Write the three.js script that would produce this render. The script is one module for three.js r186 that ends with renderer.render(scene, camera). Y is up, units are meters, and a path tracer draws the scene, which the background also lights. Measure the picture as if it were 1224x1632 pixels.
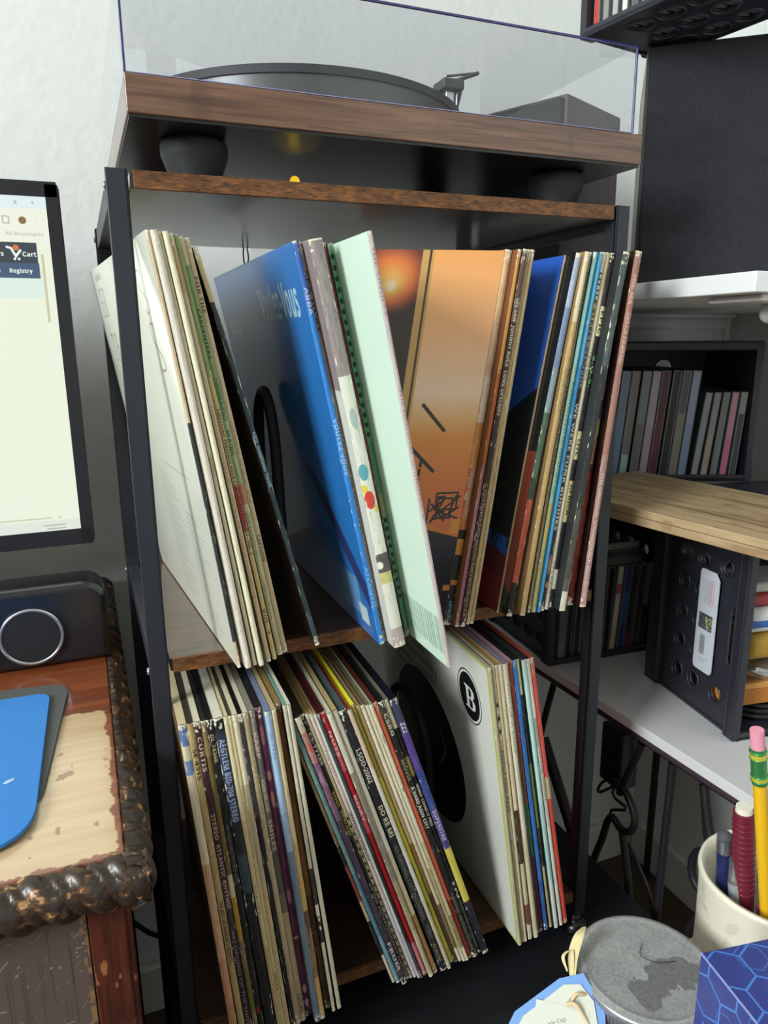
import * as THREE from 'three';
import { RoundedBoxGeometry } from 'three/addons/geometries/RoundedBoxGeometry.js';
import { mergeGeometries } from 'three/addons/utils/BufferGeometryUtils.js';
import { RectAreaLightUniformsLib } from 'three/addons/lights/RectAreaLightUniformsLib.js';
RectAreaLightUniformsLib.init();

// ---------------------------------------------------------------- camera, light, exposure
const scene = new THREE.Scene();
scene.background = new THREE.Color(0x05060a);
const camera = new THREE.PerspectiveCamera(70.48, 1224 / 1632, 0.01, 20);
const right = new THREE.Vector3(0.9242, -0.009, 0.3817), camUp = new THREE.Vector3(0.096, 0.9731, -0.2096), fwd = new THREE.Vector3(0.3696, -0.2303, -0.9002);
camera.matrixAutoUpdate = true;
camera.position.set(-0.0423, 0.2412, 0.5493);
camera.quaternion.setFromRotationMatrix(new THREE.Matrix4().makeBasis(right, camUp, fwd.clone().negate()));
scene.add(camera);
const renderer = new THREE.WebGLRenderer();
renderer.toneMapping = THREE.LinearToneMapping;
renderer.toneMappingExposure = 1.0;
renderer.shadowMap.enabled = true;
const ROOM = { x0: -1.95, x1: 0.95, y0: -0.82, y1: 1.62, z0: -0.5, z1: 2.5 };
const WIN = { z: 1.05, y: 1.0, w: 0.7, h: 0.85 };                        // the window in the left wall
const daylight = new THREE.RectAreaLight(new THREE.Color(0.95, 1.0, 0.985), 40, WIN.w, WIN.h);
daylight.position.set(ROOM.x0 + 0.03, WIN.y, WIN.z);
daylight.lookAt(ROOM.x0 + 2, WIN.y, WIN.z);
scene.add(daylight);

// ---------------------------------------------------------------- helpers
let seed = 12345;
const rnd = () => { seed = (seed * 1664525 + 1013904223) >>> 0; return seed / 4294967296; };
const rr = (a, b) => a + (b - a) * rnd();
const used = {};
const numbered = (n) => { const k = used[n] = (used[n] ?? -1) + 1; return k ? n + '_' + String(k).padStart(3, '0') : n; };
function thing(name, label, category, pos = [0, 0, 0], group, ry = 0) {
  const o = new THREE.Group(); o.name = numbered(name); o.position.set(...pos); o.rotation.y = ry;
  o.userData = { label, category }; if (group) o.userData.group = group;
  scene.add(o); return o;
}
function part(parent, name, geo, mat, label) {
  const m = new THREE.Mesh(geo, mat); m.name = name; m.castShadow = m.receiveShadow = true;
  if (label) m.userData.label = label;
  parent.add(m); return m;
}
function struct(name, geo, mat) { const m = part(scene, name, geo, mat); m.userData.kind = 'structure'; return m; }
const merge = (list) => mergeGeometries(list.map((g) => { const q = g.index ? g.toNonIndexed() : g; for (const k of Object.keys(q.attributes)) if (!['position', 'normal', 'uv'].includes(k)) q.deleteAttribute(k); return q; }));
// box with uv in metres
function box(w, h, d, x = 0, y = 0, z = 0) {
  const g = new THREE.BoxGeometry(w, h, d), n = g.attributes.normal, p = g.attributes.position, uv = g.attributes.uv;
  for (let i = 0; i < p.count; i++) {
    const nx = Math.abs(n.getX(i)), ny = Math.abs(n.getY(i));
    if (nx > 0.5) uv.setXY(i, p.getZ(i), p.getY(i)); else if (ny > 0.5) uv.setXY(i, p.getX(i), p.getZ(i)); else uv.setXY(i, p.getX(i), p.getY(i));
  }
  return g.translate(x, y, z);
}
function rbox(w, h, d, r = 0.002, x = 0, y = 0, z = 0, seg = 2) {
  const g = new RoundedBoxGeometry(w, h, d, seg, Math.min(r, w / 2.01, h / 2.01, d / 2.01)), n = g.attributes.normal, p = g.attributes.position, uv = g.attributes.uv;
  for (let i = 0; i < p.count; i++) {
    const nx = Math.abs(n.getX(i)), ny = Math.abs(n.getY(i)), nz = Math.abs(n.getZ(i));
    if (nx >= ny && nx >= nz) uv.setXY(i, p.getZ(i), p.getY(i)); else if (ny >= nz) uv.setXY(i, p.getX(i), p.getZ(i)); else uv.setXY(i, p.getX(i), p.getY(i));
  }
  return g.translate(x, y, z);
}
const V = (a) => new THREE.Vector3(...a);
const tube = (pts, r, n = 40, closed = false, k = 8) => new THREE.TubeGeometry(new THREE.CatmullRomCurve3(pts.map(V), closed, 'centripetal'), n, r, k, closed);
function rod(a, b, r, k = 10) {
  const A = V(a), B = V(b), d = B.clone().sub(A), g = new THREE.CylinderGeometry(r, r, d.length(), k);
  g.applyQuaternion(new THREE.Quaternion().setFromUnitVectors(new THREE.Vector3(0, 1, 0), d.normalize()));
  return g.translate((A.x + B.x) / 2 + 0, (A.y + B.y) / 2, (A.z + B.z) / 2);
}
// value noise, tileable
function noiseGrid(n, s) { const a = new Float32Array(n * n); let q = s; for (let i = 0; i < a.length; i++) { q = (q * 1664525 + 1013904223) >>> 0; a[i] = q / 4294967296; } return a; }
const grids = {};
function vnoise(x, y, px, py, s) {             // px, py: periods
  const n = 64, g = grids[s] ??= noiseGrid(n, s * 7919 + 17);
  const xi = Math.floor(x), yi = Math.floor(y), fx = x - xi, fy = y - yi, sx = fx * fx * (3 - 2 * fx), sy = fy * fy * (3 - 2 * fy);
  const h = (i, j) => { i = ((i % px) + px) % px; j = ((j % py) + py) % py; return g[(i % n) + ((j * 13 + Math.floor(i / n) * 7) % n) * n]; };
  return (h(xi, yi) * (1 - sx) + h(xi + 1, yi) * sx) * (1 - sy) + (h(xi, yi + 1) * (1 - sx) + h(xi + 1, yi + 1) * sx) * sy;
}
function fbm(u, v, fx, fy, oct, s) { let a = 0, w = 0.5, t = 0; for (let o = 0; o < oct; o++) { a += w * vnoise(u * fx, v * fy, fx, fy, s + o); t += w; w *= 0.5; fx *= 2; fy *= 2; } return a / t; }
function texture(w, h, f, srgb = true, repeat) {  // f(u, v) -> [r, g, b] in 0..255
  const d = new Uint8Array(w * h * 4);
  for (let y = 0; y < h; y++) for (let x = 0; x < w; x++) { const c = f((x + 0.5) / w, (y + 0.5) / h), o = (y * w + x) * 4; d[o] = c[0]; d[o + 1] = c[1]; d[o + 2] = c[2]; d[o + 3] = 255; }
  const t = new THREE.DataTexture(d, w, h); t.magFilter = THREE.LinearFilter; t.wrapS = t.wrapT = THREE.RepeatWrapping;
  if (srgb) t.colorSpace = THREE.SRGBColorSpace;
  if (repeat) t.repeat.set(...repeat);
  t.needsUpdate = true; return t;
}
const mix = (a, b, t) => a + (b - a) * t, mix3 = (a, b, t) => [mix(a[0], b[0], t), mix(a[1], b[1], t), mix(a[2], b[2], t)];
const clamp = (x, a = 0, b = 1) => Math.min(b, Math.max(a, x)), smooth = (a, b, x) => { const t = clamp((x - a) / (b - a)); return t * t * (3 - 2 * t); };
function canvasTex(w, h, draw) {
  const c = document.createElement('canvas'); c.width = w; c.height = h; const g = c.getContext('2d'); draw(g, w, h);
  const t = new THREE.CanvasTexture(c); t.colorSpace = THREE.SRGBColorSpace; t.anisotropy = 8; return t;
}
const std = (color, roughness = 0.6, o = {}) => new THREE.MeshStandardMaterial({ color, roughness, ...o });
function wood(w, h, dark, light, fx, fy, s, extra) {
  return texture(w, h, (u, v) => {
    const g = fbm(u, v, fx, fy, 4, s), f = fbm(u, v, fx * 2, fy * 6, 2, s + 9), k = clamp(0.15 + g * 0.75 + (f - 0.5) * 0.5);
    let c = mix3(dark, light, k); if (f < 0.3) c = mix3(c, dark, 0.5); return extra ? extra(u, v, c) : c;
  });
}

// ---------------------------------------------------------------- materials
const orange_peel = texture(512, 512, (u, v) => { const a = fbm(u, v, 40, 40, 3, 3), b = fbm(u, v, 12, 12, 2, 8); const k = clamp(0.65 * a + 0.35 * b) * 255; return [k, k, k]; }, false, [2.2, 2.2]);
const M = {
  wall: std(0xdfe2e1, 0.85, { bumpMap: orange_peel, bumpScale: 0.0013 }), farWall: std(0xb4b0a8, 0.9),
  ceiling: std(0xcfcdc8, 0.9), floor: std(0x4a3d32, 0.6), trim: std(0xdadad6, 0.45),
  steel: std(0x2a2d36, 0.42, { metalness: 0.15 }), black: std(0x14151a, 0.5), blackGloss: std(0x0f1014, 0.25), rubber: std(0x23252a, 0.65),
  crate: std(0x2c2d37, 0.42), iron: std(0x17151a, 0.55), rail: std(0x3a2f38, 0.5), white: std(0xe6e8ea, 0.4), whiteTop: std(0xe2e2e6, 0.32),
  chrome: std(0xb9bcc4, 0.25, { metalness: 0.9 }), grey: std(0x55585c, 0.5), cream: std(0xd8d4c6, 0.6),
};
const walnut = new THREE.MeshPhysicalMaterial({ color: 0xffffff, roughness: 0.4, clearcoat: 0.8, clearcoatRoughness: 0.16, map: wood(1024, 256, [72, 48, 36], [134, 98, 76], 5, 26, 21, (u, v, c) => { const k = smooth(0.62, 0.8, fbm(u, v, 14, 2, 3, 77)) * 0.3; return mix3(c, [62, 42, 32], k); }) });
walnut.map.repeat.set(2.6, 6);
const edgeWood = std(0xffffff, 0.5, { map: wood(1024, 128, [48, 28, 14], [150, 96, 48], 26, 10, 33) }); edgeWood.map.repeat.set(5, 30);
const shelfLam = new THREE.MeshPhysicalMaterial({ color: 0xffffff, roughness: 0.3, clearcoat: 0.8, clearcoatRoughness: 0.14, map: wood(512, 512, [58, 42, 34], [98, 74, 58], 4, 40, 41) }); shelfLam.map.repeat.set(2, 2);
const underLam = std(0x1c191b, 0.3);
const paleWood = std(0xffffff, 0.55, { map: wood(512, 512, [150, 122, 88], [206, 184, 146], 22, 3, 55, (u, v, c) => { const s = Math.abs(((u * 6) % 1) - 0.5) < 0.02 ? 0.4 : 0; return mix3(c, [96, 70, 44], s + 0.5 * smooth(0.66, 0.76, fbm(u, v, 18, 2, 3, 61))); }) }); paleWood.map.repeat.set(4, 2.2);
const orangeWood = std(0xffffff, 0.5, { map: wood(512, 512, [150, 96, 48], [206, 150, 88], 3, 30, 65) }); orangeWood.map.repeat.set(3, 3);
const blackWood = std(0xffffff, 0.5, { map: wood(512, 512, [15, 16, 20], [30, 32, 38], 5, 40, 71, (u, v, c) => (fbm(u, v, 64, 64, 1, 90) > 0.985 ? [120, 122, 128] : c)) }); blackWood.map.repeat.set(3, 3);

// ---------------------------------------------------------------- the room
{
  const { x0, x1, y0, y1, z0, z1 } = ROOM, T = 0.12, W = x1 - x0, H = y1 - y0, D = z1 - z0;
  struct('floor', box(W + 2 * T, T, D + 2 * T, (x0 + x1) / 2, y0 - T / 2, (z0 + z1) / 2), M.floor);
  struct('ceiling', box(W + 2 * T, T, D + 2 * T, (x0 + x1) / 2, y1 + T / 2, (z0 + z1) / 2), M.ceiling);
  struct('wall_back', box(W + 2 * T, H, T, (x0 + x1) / 2, (y0 + y1) / 2, z0 - T / 2), M.wall);
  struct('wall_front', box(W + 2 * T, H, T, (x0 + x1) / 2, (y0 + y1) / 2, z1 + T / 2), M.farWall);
  struct('wall_right', box(T, H, D, x1 + T / 2, (y0 + y1) / 2, (z0 + z1) / 2), M.wall);
  const a = WIN.z - WIN.w / 2, b = WIN.z + WIN.w / 2, lo = WIN.y - WIN.h / 2, hi = WIN.y + WIN.h / 2, X = x0 - T / 2;
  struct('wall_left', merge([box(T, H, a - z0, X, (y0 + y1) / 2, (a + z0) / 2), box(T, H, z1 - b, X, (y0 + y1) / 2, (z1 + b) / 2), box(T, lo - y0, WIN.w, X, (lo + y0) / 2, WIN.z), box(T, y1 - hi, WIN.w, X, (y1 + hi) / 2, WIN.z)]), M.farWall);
  const win = new THREE.Group(); win.name = 'window_1'; win.userData = { kind: 'structure' }; win.position.set(x0, WIN.y, WIN.z); scene.add(win);
  part(win, 'window_frame', merge([box(0.05, 0.04, WIN.w + 0.08, 0, WIN.h / 2 + 0.02, 0), box(0.05, 0.04, WIN.w + 0.08, 0, -WIN.h / 2 - 0.02, 0), box(0.05, WIN.h, 0.04, 0, 0, WIN.w / 2 + 0.02), box(0.05, WIN.h, 0.04, 0, 0, -WIN.w / 2 - 0.02)]), M.trim);
  part(win, 'window_pane', box(0.004, WIN.h, WIN.w, -0.03, 0, 0), std(0xffffff, 0.4, { emissive: 0xf2ffff, emissiveIntensity: 3.2 }));
  struct('baseboard_back', rbox(W, 0.085, 0.016, 0.004, (x0 + x1) / 2, y0 + 0.0425, z0 + 0.008), M.trim);
  struct('baseboard_right', rbox(0.016, 0.085, D - 0.02, 0.004, x1 - 0.008, y0 + 0.0425, (z0 + z1) / 2 + 0.01), M.trim);
}

// ---------------------------------------------------------------- black bench under the rack, record rack
const YM = 0, YB = -0.3518, YF = -0.405, YT = 0.3542, W = 0.4065, P = 0.0144, TH = 0.0117, ZR = -0.30;
{
  const b = thing('low_bench', 'low black wood grained bench carrying the record rack', 'bench', [0.2425, ROOM.y0, -0.1]);
  const h = YF - ROOM.y0;
  part(b, 'bench_top', rbox(0.525, 0.025, 0.5, 0.003, 0, h - 0.0125, 0), blackWood);
  for (const [sx, sz] of [[-1, -1], [1, -1], [-1, 1], [1, 1]]) part(b, 'leg', rbox(0.04, h - 0.025, 0.04, 0.003, sx * 0.24, (h - 0.025) / 2, sz * 0.225), M.black);
  part(b, 'side_panel', box(0.012, h - 0.06, 0.41, -0.24, (h) / 2, 0), blackWood); part(b, 'side_panel', box(0.012, h - 0.06, 0.41, 0.24, h / 2, 0), blackWood);
}
{
  const r = thing('record_rack', 'black metal record rack with brown wooden shelves holding leaning records', 'rack', [W / 2, YF, ZR / 2]);
  const ox = -W / 2, oy = -YF, oz = -ZR / 2, G = (g) => g.translate(ox, oy, oz);
  const footH = 0.022, y0 = YF + footH, H = YT + 0.0005 - y0, yc = y0 + H / 2;
  const angle = (xa, xb, flangeX, zf, dz, fl) => merge([rbox(xb - xa, H, 0.0028, 0.0008, (xa + xb) / 2, yc, zf - Math.sign(dz) * 0.0014 * -1 - (dz > 0 ? 0.0028 : 0)), rbox(0.0028, H, fl, 0.0008, flangeX, yc, zf + dz / Math.abs(dz) * fl / 2)]);
  part(r, 'post', G(angle(-P, 0, -0.0014, 0, -1, 0.006)), M.steel);
  part(r, 'post', G(angle(W, W + P, W + 0.0014, 0, -1, 0.0144)), M.steel);
  part(r, 'post', G(rbox(P, H, P, 0.001, -P / 2, yc, ZR + P / 2)), M.steel);
  part(r, 'post', G(rbox(P, H, P, 0.001, W + P / 2, yc, ZR + P / 2)), M.steel);
  for (const [x, z] of [[-P / 2, -P / 2], [W + P / 2, -P / 2], [-P / 2, ZR + P / 2], [W + P / 2, ZR + P / 2]])
    part(r, 'foot', G(new THREE.LatheGeometry([[0, 0], [0.0135, 0], [0.0145, 0.003], [0.0135, 0.009], [0.009, 0.0115], [0.0065, 0.014], [0.0065, footH], [0, footH]].map((a) => new THREE.Vector2(...a)), 24).translate(x, YF, z)), M.blackGloss);
  const shelf = (y) => {
    const s = part(r, 'shelf', G(rbox(W - 0.003, TH - 0.001, -ZR - 0.002, 0.0008, W / 2, y - TH / 2, ZR / 2 - 0.002)), shelfLam);
    part(s, 'edge_strip', G(rbox(W - 0.006, TH, 0.003, 0.0006, W / 2 + 0.0005, y - TH / 2, -0.0015)), edgeWood, 'brown wood grain front edge');
    for (const x of [-P / 2, W + P / 2]) part(r, 'side_rail', G(rbox(P * 0.8, 0.018, -ZR - 2 * P, 0.001, x, y - 0.010, ZR / 2)), M.steel);
  };
  shelf(YT); shelf(YM); shelf(YB);
  for (const [y, n] of [[YT - 0.01, 0], [YM - 0.01, 1], [YB - 0.01, 2]]) for (const z of [-P / 2, ZR + P / 2])
    part(r, 'bolt', G(new THREE.SphereGeometry(0.0032, 12, 8).scale(0.5, 1, 1).translate(-P - 0.0004, y, z)), M.chrome);
  // wire loops that divide the records
  const loop = (x, yb, za, zb, h, lean) => part(r, 'divider_loop', G(tube([[x + lean, yb - 0.001, za], [x + lean * 0.5, yb + h * 0.45, za], [x + lean * 0.15, yb + h * 0.8, za - (za - zb) * 0.04], [x, yb + h * 0.94, za - (za - zb) * 0.2], [x, yb + h, (za + zb) / 2], [x, yb + h * 0.94, zb + (za - zb) * 0.2], [x + lean * 0.15, yb + h * 0.8, zb + (za - zb) * 0.04], [x + lean * 0.5, yb + h * 0.45, zb], [x + lean, yb - 0.001, zb]], 0.0052, 80)), M.rubber, 'curved black wire loop');
  loop(0.1125, YM, -0.085, -0.15, 0.197, 0.006);
  loop(0.2715, YB, -0.1, -0.205, 0.2, 0.014);
}

// ---------------------------------------------------------------- the records
const ATLAS = 2048, ROW = 24, SLOT = 1024, atlas = document.createElement('canvas'); atlas.width = atlas.height = ATLAS;
const ag = atlas.getContext('2d'); ag.fillStyle = '#222'; ag.fillRect(0, 0, ATLAS, ATLAS);
let slots = 0;
function drawSpine(def, y0, x0) {
  const g = ag; g.save(); g.beginPath(); g.rect(x0, y0, SLOT, ROW); g.clip();
  const segs = typeof def.s === 'string' ? [[0, def.s]] : def.s;
  segs.forEach(([u, c], i) => { g.fillStyle = c; const e = i + 1 < segs.length ? segs[i + 1][0] : 1; g.fillRect(x0 + u * SLOT, y0, (e - u) * SLOT + 1, ROW); });
  for (let i = 0; i < 260; i++) { g.fillStyle = rnd() < 0.5 ? 'rgba(0,0,0,0.08)' : 'rgba(255,250,235,0.08)'; g.fillRect(x0 + rnd() * SLOT, y0 + rnd() * ROW, rr(2, 40), rr(1, 3)); }
  (def.d ?? []).forEach(([u, v, w, h, c]) => { g.fillStyle = c; g.beginPath(); g.ellipse(x0 + u * SLOT, y0 + v * ROW, w * SLOT / 2, h * ROW / 2, 0, 0, 7); g.fill(); });
  (def.t ?? []).forEach(([u, e, str, c, f]) => {
    g.save(); g.fillStyle = c; g.font = (f ?? 'bold 17px sans-serif'); const wd = g.measureText(str).width; g.translate(x0 + u * SLOT, y0 + ROW * 0.5); g.scale((e - u) * SLOT / wd, 1); g.textBaseline = 'middle'; g.fillText(str, 0, 0); g.restore();
  });
  // worn paper where the print has rubbed away: ends and the two long edges
  const w = def.w ?? 0.5;
  for (let i = 0; i < 26 + 90 * w; i++) {
    g.fillStyle = ['#e9e3cf', '#d9cfb2', '#f1ecdd', '#cfc3a2'][Math.floor(rnd() * 4)];
    const end = rnd() < 0.42, u = end ? (rnd() < 0.55 ? rnd() ** 2.5 * 0.03 : 1 - rnd() ** 2.5 * 0.03) : rnd(), v = end ? rnd() : (rnd() < 0.5 ? rnd() ** 2 * 0.16 : 1 - rnd() ** 2 * 0.16);
    g.beginPath(); g.ellipse(x0 + u * SLOT, y0 + v * ROW, rr(2, end ? 7 : 14 * (0.3 + w)), rr(0.6, end ? 4 : 1.8), 0, 0, 7); g.fill();
  }
  if (w > 0.3) { g.fillStyle = '#e6dfc9'; g.fillRect(x0, y0, 3 + 5 * w, ROW); g.fillRect(x0 + SLOT - 3 - 5 * w, y0, 9, ROW); }
  g.restore();
}
const spineMat = std(0xffffff, 0.55);
const speck = texture(256, 256, (u, v) => { const a = fbm(u, v, 8, 8, 4, 101), b = fbm(u, v, 60, 60, 1, 105); const k = 224 + a * 36 - (b > 0.9 ? 14 : 0); return [k, k, k].map((q) => Math.min(255, q)); });
const sleeveMat = new THREE.MeshPhysicalMaterial({ color: 0xffffff, roughness: 0.42, vertexColors: true, map: speck });
const coverMat = (tex, rough = 0.35) => new THREE.MeshPhysicalMaterial({ map: tex, roughness: rough, clearcoat: rough < 0.4 ? 0.9 : 0.3, clearcoatRoughness: rough < 0.4 ? 0.1 : 0.3 });
const L = 0.314;
function buildRecord(def, xb, xt, th, z, ys, bow, tb, tt, depth = L) {
  const th_ = Math.asin((xt - xb) / 0.309), ct = Math.cos(th_), st = Math.sin(th_), NS = 10, ND = 5; th *= ct * 0.985;
  const len = L - 0.0006;
  const pos = (s, d, side, off = 0) => {
    const x = (xt - xb) * (len * s * ct) / 0.309 + bow * 4 * s * (1 - s) + d * (tb + (tt - tb) * s) + side * (th / 2 + off) * ct;
    return [x, len * s * ct + 0.0007 + Math.abs(st) * th / 2 - side * (th / 2 + off) * st, -d * depth];
  };
  const o = thing('record', def.lab, 'record', [xb, ys, z], def.grp);
  const P3 = [], U = [], C = [], I = [];
  const cc = new THREE.Color(def.c), ce = new THREE.Color(def.e ?? def.c);
  const quadGrid = (f, nu, nv, col, flip) => {
    const base = P3.length / 3;
    for (let j = 0; j <= nv; j++) for (let i = 0; i <= nu; i++) { const [p, uv] = f(i / nu, j / nv); P3.push(...p); U.push(...uv); C.push(col.r, col.g, col.b); }
    for (let j = 0; j < nv; j++) for (let i = 0; i < nu; i++) { const a = base + j * (nu + 1) + i, b = a + 1, c = a + nu + 1, d = c + 1; if (flip) I.push(a, c, b, b, c, d); else I.push(a, b, c, b, d, c); }
  };
  quadGrid((a, b) => [pos(b, 1 - a, -1), [a, b]], ND, NS, cc);                 // left face
  quadGrid((a, b) => [pos(b, a, 1), [a, b]], ND, NS, cc);                      // right face
  const topC = ce;  // several lower left tops are darkened to stand for the shaded gaps
  quadGrid((a, b) => [pos(1, b, -1 + 2 * a), [a * 0.1, b]], 1, ND, topC);        // top
  quadGrid((a, b) => [pos(0, 1 - b, -1 + 2 * a), [a * 0.1, b]], 1, ND, topC);    // bottom
  quadGrid((a, b) => [pos(b, 1, 1 - 2 * a), [a * 0.1, b]], 1, NS, topC);         // rear
  const g = new THREE.BufferGeometry();
  g.setAttribute('position', new THREE.Float32BufferAttribute(P3, 3)); g.setAttribute('uv', new THREE.Float32BufferAttribute(U, 2)); g.setAttribute('color', new THREE.Float32BufferAttribute(C, 3)); g.setIndex(I); g.computeVertexNormals();
  part(o, 'sleeve', g, sleeveMat);
  // spine: a slightly rounded strip along the front edge
  const sl = slots++, sx = Math.floor(sl / 85) * SLOT, sy = (sl % 85) * ROW; drawSpine(def, sy, sx);
  const SP = [], SU = [], SI = [], NA = 4;
  for (let j = 0; j <= NS; j++) for (let i = 0; i <= NA; i++) {
    const a = i / NA, p = pos(j / NS, 0, -1 + 2 * a, 0.00005); p[2] += Math.sin(a * Math.PI) * Math.min(0.0012, th * 0.22);
    SP.push(...p); SU.push((sx + (1 - j / NS) * (SLOT - 2) + 1) / ATLAS, 1 - (sy + 1 + (1 - a) * (ROW - 2)) / ATLAS);
  }
  for (let j = 0; j < NS; j++) for (let i = 0; i < NA; i++) { const a = j * (NA + 1) + i; SI.push(a, a + 1, a + NA + 1, a + 1, a + NA + 2, a + NA + 1); }
  const sg = new THREE.BufferGeometry(); sg.setAttribute('position', new THREE.Float32BufferAttribute(SP, 3)); sg.setAttribute('uv', new THREE.Float32BufferAttribute(SU, 2)); sg.setIndex(SI); sg.computeVertexNormals();
  part(o, 'spine', sg, spineMat);
  if (def.art) {
    const AP = [], AU = [], AI = [], n = 12;
    for (let j = 0; j <= n; j++) for (let i = 0; i <= n; i++) { AP.push(...pos(0.001 + 0.998 * j / n, (1 - i / n) * 0.998 + 0.001, -1, 0.00015)); AU.push(i / n, j / n); }
    for (let j = 0; j < n; j++) for (let i = 0; i < n; i++) { const a = j * (n + 1) + i; AI.push(a, a + 1, a + n + 1, a + 1, a + n + 2, a + n + 1); }
    const q = new THREE.BufferGeometry(); q.setAttribute('position', new THREE.Float32BufferAttribute(AP, 3)); q.setAttribute('uv', new THREE.Float32BufferAttribute(AU, 2)); q.setIndex(AI); q.computeVertexNormals();
    part(o, 'front_cover', q, coverMat(def.art, def.rough), def.artLab);
  }
  return o;
}
const blank = (w, h, f) => canvasTex(w, h, (g) => { g.textBaseline = 'middle'; f(g, w, h); });
const art = {
  script: blank(768, 768, (g, w, h) => {            // off-white sleeve back with thin tall capitals and credits
    g.fillStyle = '#e9ebdd'; g.fillRect(0, 0, w, h); g.strokeStyle = '#4c5250'; g.lineWidth = 3;
    const S = (x, y, a, b) => { g.beginPath(); g.moveTo(x + a * 0.45, y + b * 0.16); g.bezierCurveTo(x + a * 0.5, y - b * 0.08, x - a * 0.1, y - b * 0.08, x, y + b * 0.22); g.bezierCurveTo(x + a * 0.1, y + b * 0.5, x + a * 0.75, y + b * 0.62, x + a * 0.8, y + b * 0.84); g.bezierCurveTo(x + a * 0.8, y + b * 1.06, x + a * 0.3, y + b * 1.04, x + a * 0.32, y + b * 0.9); g.stroke(); };
    S(606, 48, 78, 74); S(626, 140, 84, 82);
    g.fillStyle = '#8b9089'; g.font = '70px serif'; g.save(); g.scale(0.8, 1.3); g.fillText('E R', 90, 62); g.fillText('T H', 110, 142); g.restore();
    g.globalAlpha = 0.45; g.fillStyle = '#7c827c'; g.fillRect(70, 14, 100, 14); g.fillRect(430, 420, 250, 3);
    for (let i = 0; i < 26; i++) { g.fillRect(350, 450 + i * 11, rr(90, 180), 2.5); if (i > 4) g.fillRect(560, 450 + i * 11, rr(70, 140), 2.5); } g.globalAlpha = 1;
  }),
  blue: blank(768, 768, (g, w, h) => {              // blue sleeve with a pale title
    g.fillStyle = '#2f7fcf'; g.fillRect(0, 0, w, h);
    g.fillStyle = '#38427a'; g.beginPath(); g.moveTo(500, 430); g.lineTo(560, 430); g.lineTo(768, 640); g.lineTo(768, 700); g.closePath(); g.fill();
    g.strokeStyle = '#2a5f9e'; g.lineWidth = 4; g.beginPath(); g.moveTo(420, 500); g.lineTo(768, 690); g.moveTo(480, 610); g.lineTo(768, 740); g.stroke();
    g.fillStyle = '#bfe3ee'; g.save(); g.translate(440, 92); g.scale(1, 1.35); g.font = 'bold 66px sans-serif'; g.fillText('Voulez-Vous', 0, 0, 290); g.restore();
    g.fillStyle = '#8fb2cf'; g.font = 'bold 52px sans-serif'; g.fillText('ABBA', 60, 130);
    g.fillStyle = '#6fa6e2'; g.fillRect(600, 640, 110, 90); g.fillStyle = '#d7e8f2'; g.fillRect(690, 700, 46, 42);
  }),
  mint: blank(768, 768, (g, w, h) => {              // plain pale green sleeve with a barcode
    g.fillStyle = '#cfe6d6'; g.fillRect(0, 0, w, h); g.fillStyle = '#8aa79c';
    for (let i = 0, x = 560; i < 30; i++) { const b = rr(2, 6); g.fillRect(x, 668, b, 76); x += b + rr(2, 6); } g.font = '14px sans-serif'; g.fillText('0 7599 26422 1', 566, 752);
  }),
  nightBlue: blank(768, 768, (g, w, h) => {         // blue sky over dark hills, deep red foot
    g.fillStyle = '#2b5fc2'; g.fillRect(0, 0, w, h);     g.fillStyle = '#15191a'; g.beginPath(); g.moveTo(0, 420); g.lineTo(560, 400); g.lineTo(768, 270); g.lineTo(768, 600); g.lineTo(0, 560); g.closePath(); g.fill();
    g.fillStyle = '#26241c'; for (let i = 0; i < 200; i++) g.fillRect(rnd() * w, rr(430, 600), rr(3, 20), rr(10, 60));
    g.fillStyle = '#5e1f24'; g.beginPath(); g.moveTo(0, 520); g.lineTo(768, 640); g.lineTo(768, 768); g.lineTo(0, 768); g.closePath(); g.fill(); g.fillStyle = '#7a2429'; g.beginPath(); g.moveTo(200, 640); g.lineTo(768, 690); g.lineTo(768, 768); g.lineTo(300, 768); g.closePath(); g.fill();
  }),
  redFoot: blank(512, 512, (g, w, h) => { g.fillStyle = '#15191a'; g.fillRect(0, 0, w, h); g.fillStyle = '#8a3a2c'; g.beginPath(); g.moveTo(0, 290); g.lineTo(w, 270); g.lineTo(w, 480); g.lineTo(400, 420); g.lineTo(0, 440); g.closePath(); g.fill(); }),
  disc: blank(768, 768, (g, w, h) => {              // white sleeve, black disc, printed sentence and round badge
    g.fillStyle = '#e4e5dd'; g.fillRect(0, 0, w, h); g.strokeStyle = '#c6d27a'; g.lineWidth = 10; g.strokeRect(3, 3, w - 6, h - 6);
    g.fillStyle = '#0f0f10'; g.beginPath(); g.arc(330, 440, 228, 0, 7); g.fill();
    g.fillStyle = '#2a2a29'; for (let i = 0; i < 14; i++) { g.beginPath(); g.ellipse(rr(180, 330), rr(300, 560), rr(6, 14), rr(40, 90), rr(-0.6, 0), 0, 7); g.fill(); }
    g.strokeStyle = '#8a7c60'; g.lineWidth = 12; g.beginPath(); g.moveTo(430, 340); g.lineTo(455, 400); g.lineTo(400, 470); g.stroke();
    g.fillStyle = '#17181a'; g.font = '30px serif';
    ['Includes: Every Woman I Know', '"Crying Sorry" farmer', 'Loves me tonight/Darling', 'Your magic / acropolis', 'One by one'].forEach((s, i) => g.fillText(s, 40 + i * 26, 92 + i * 36, 610 - i * 60));
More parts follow.
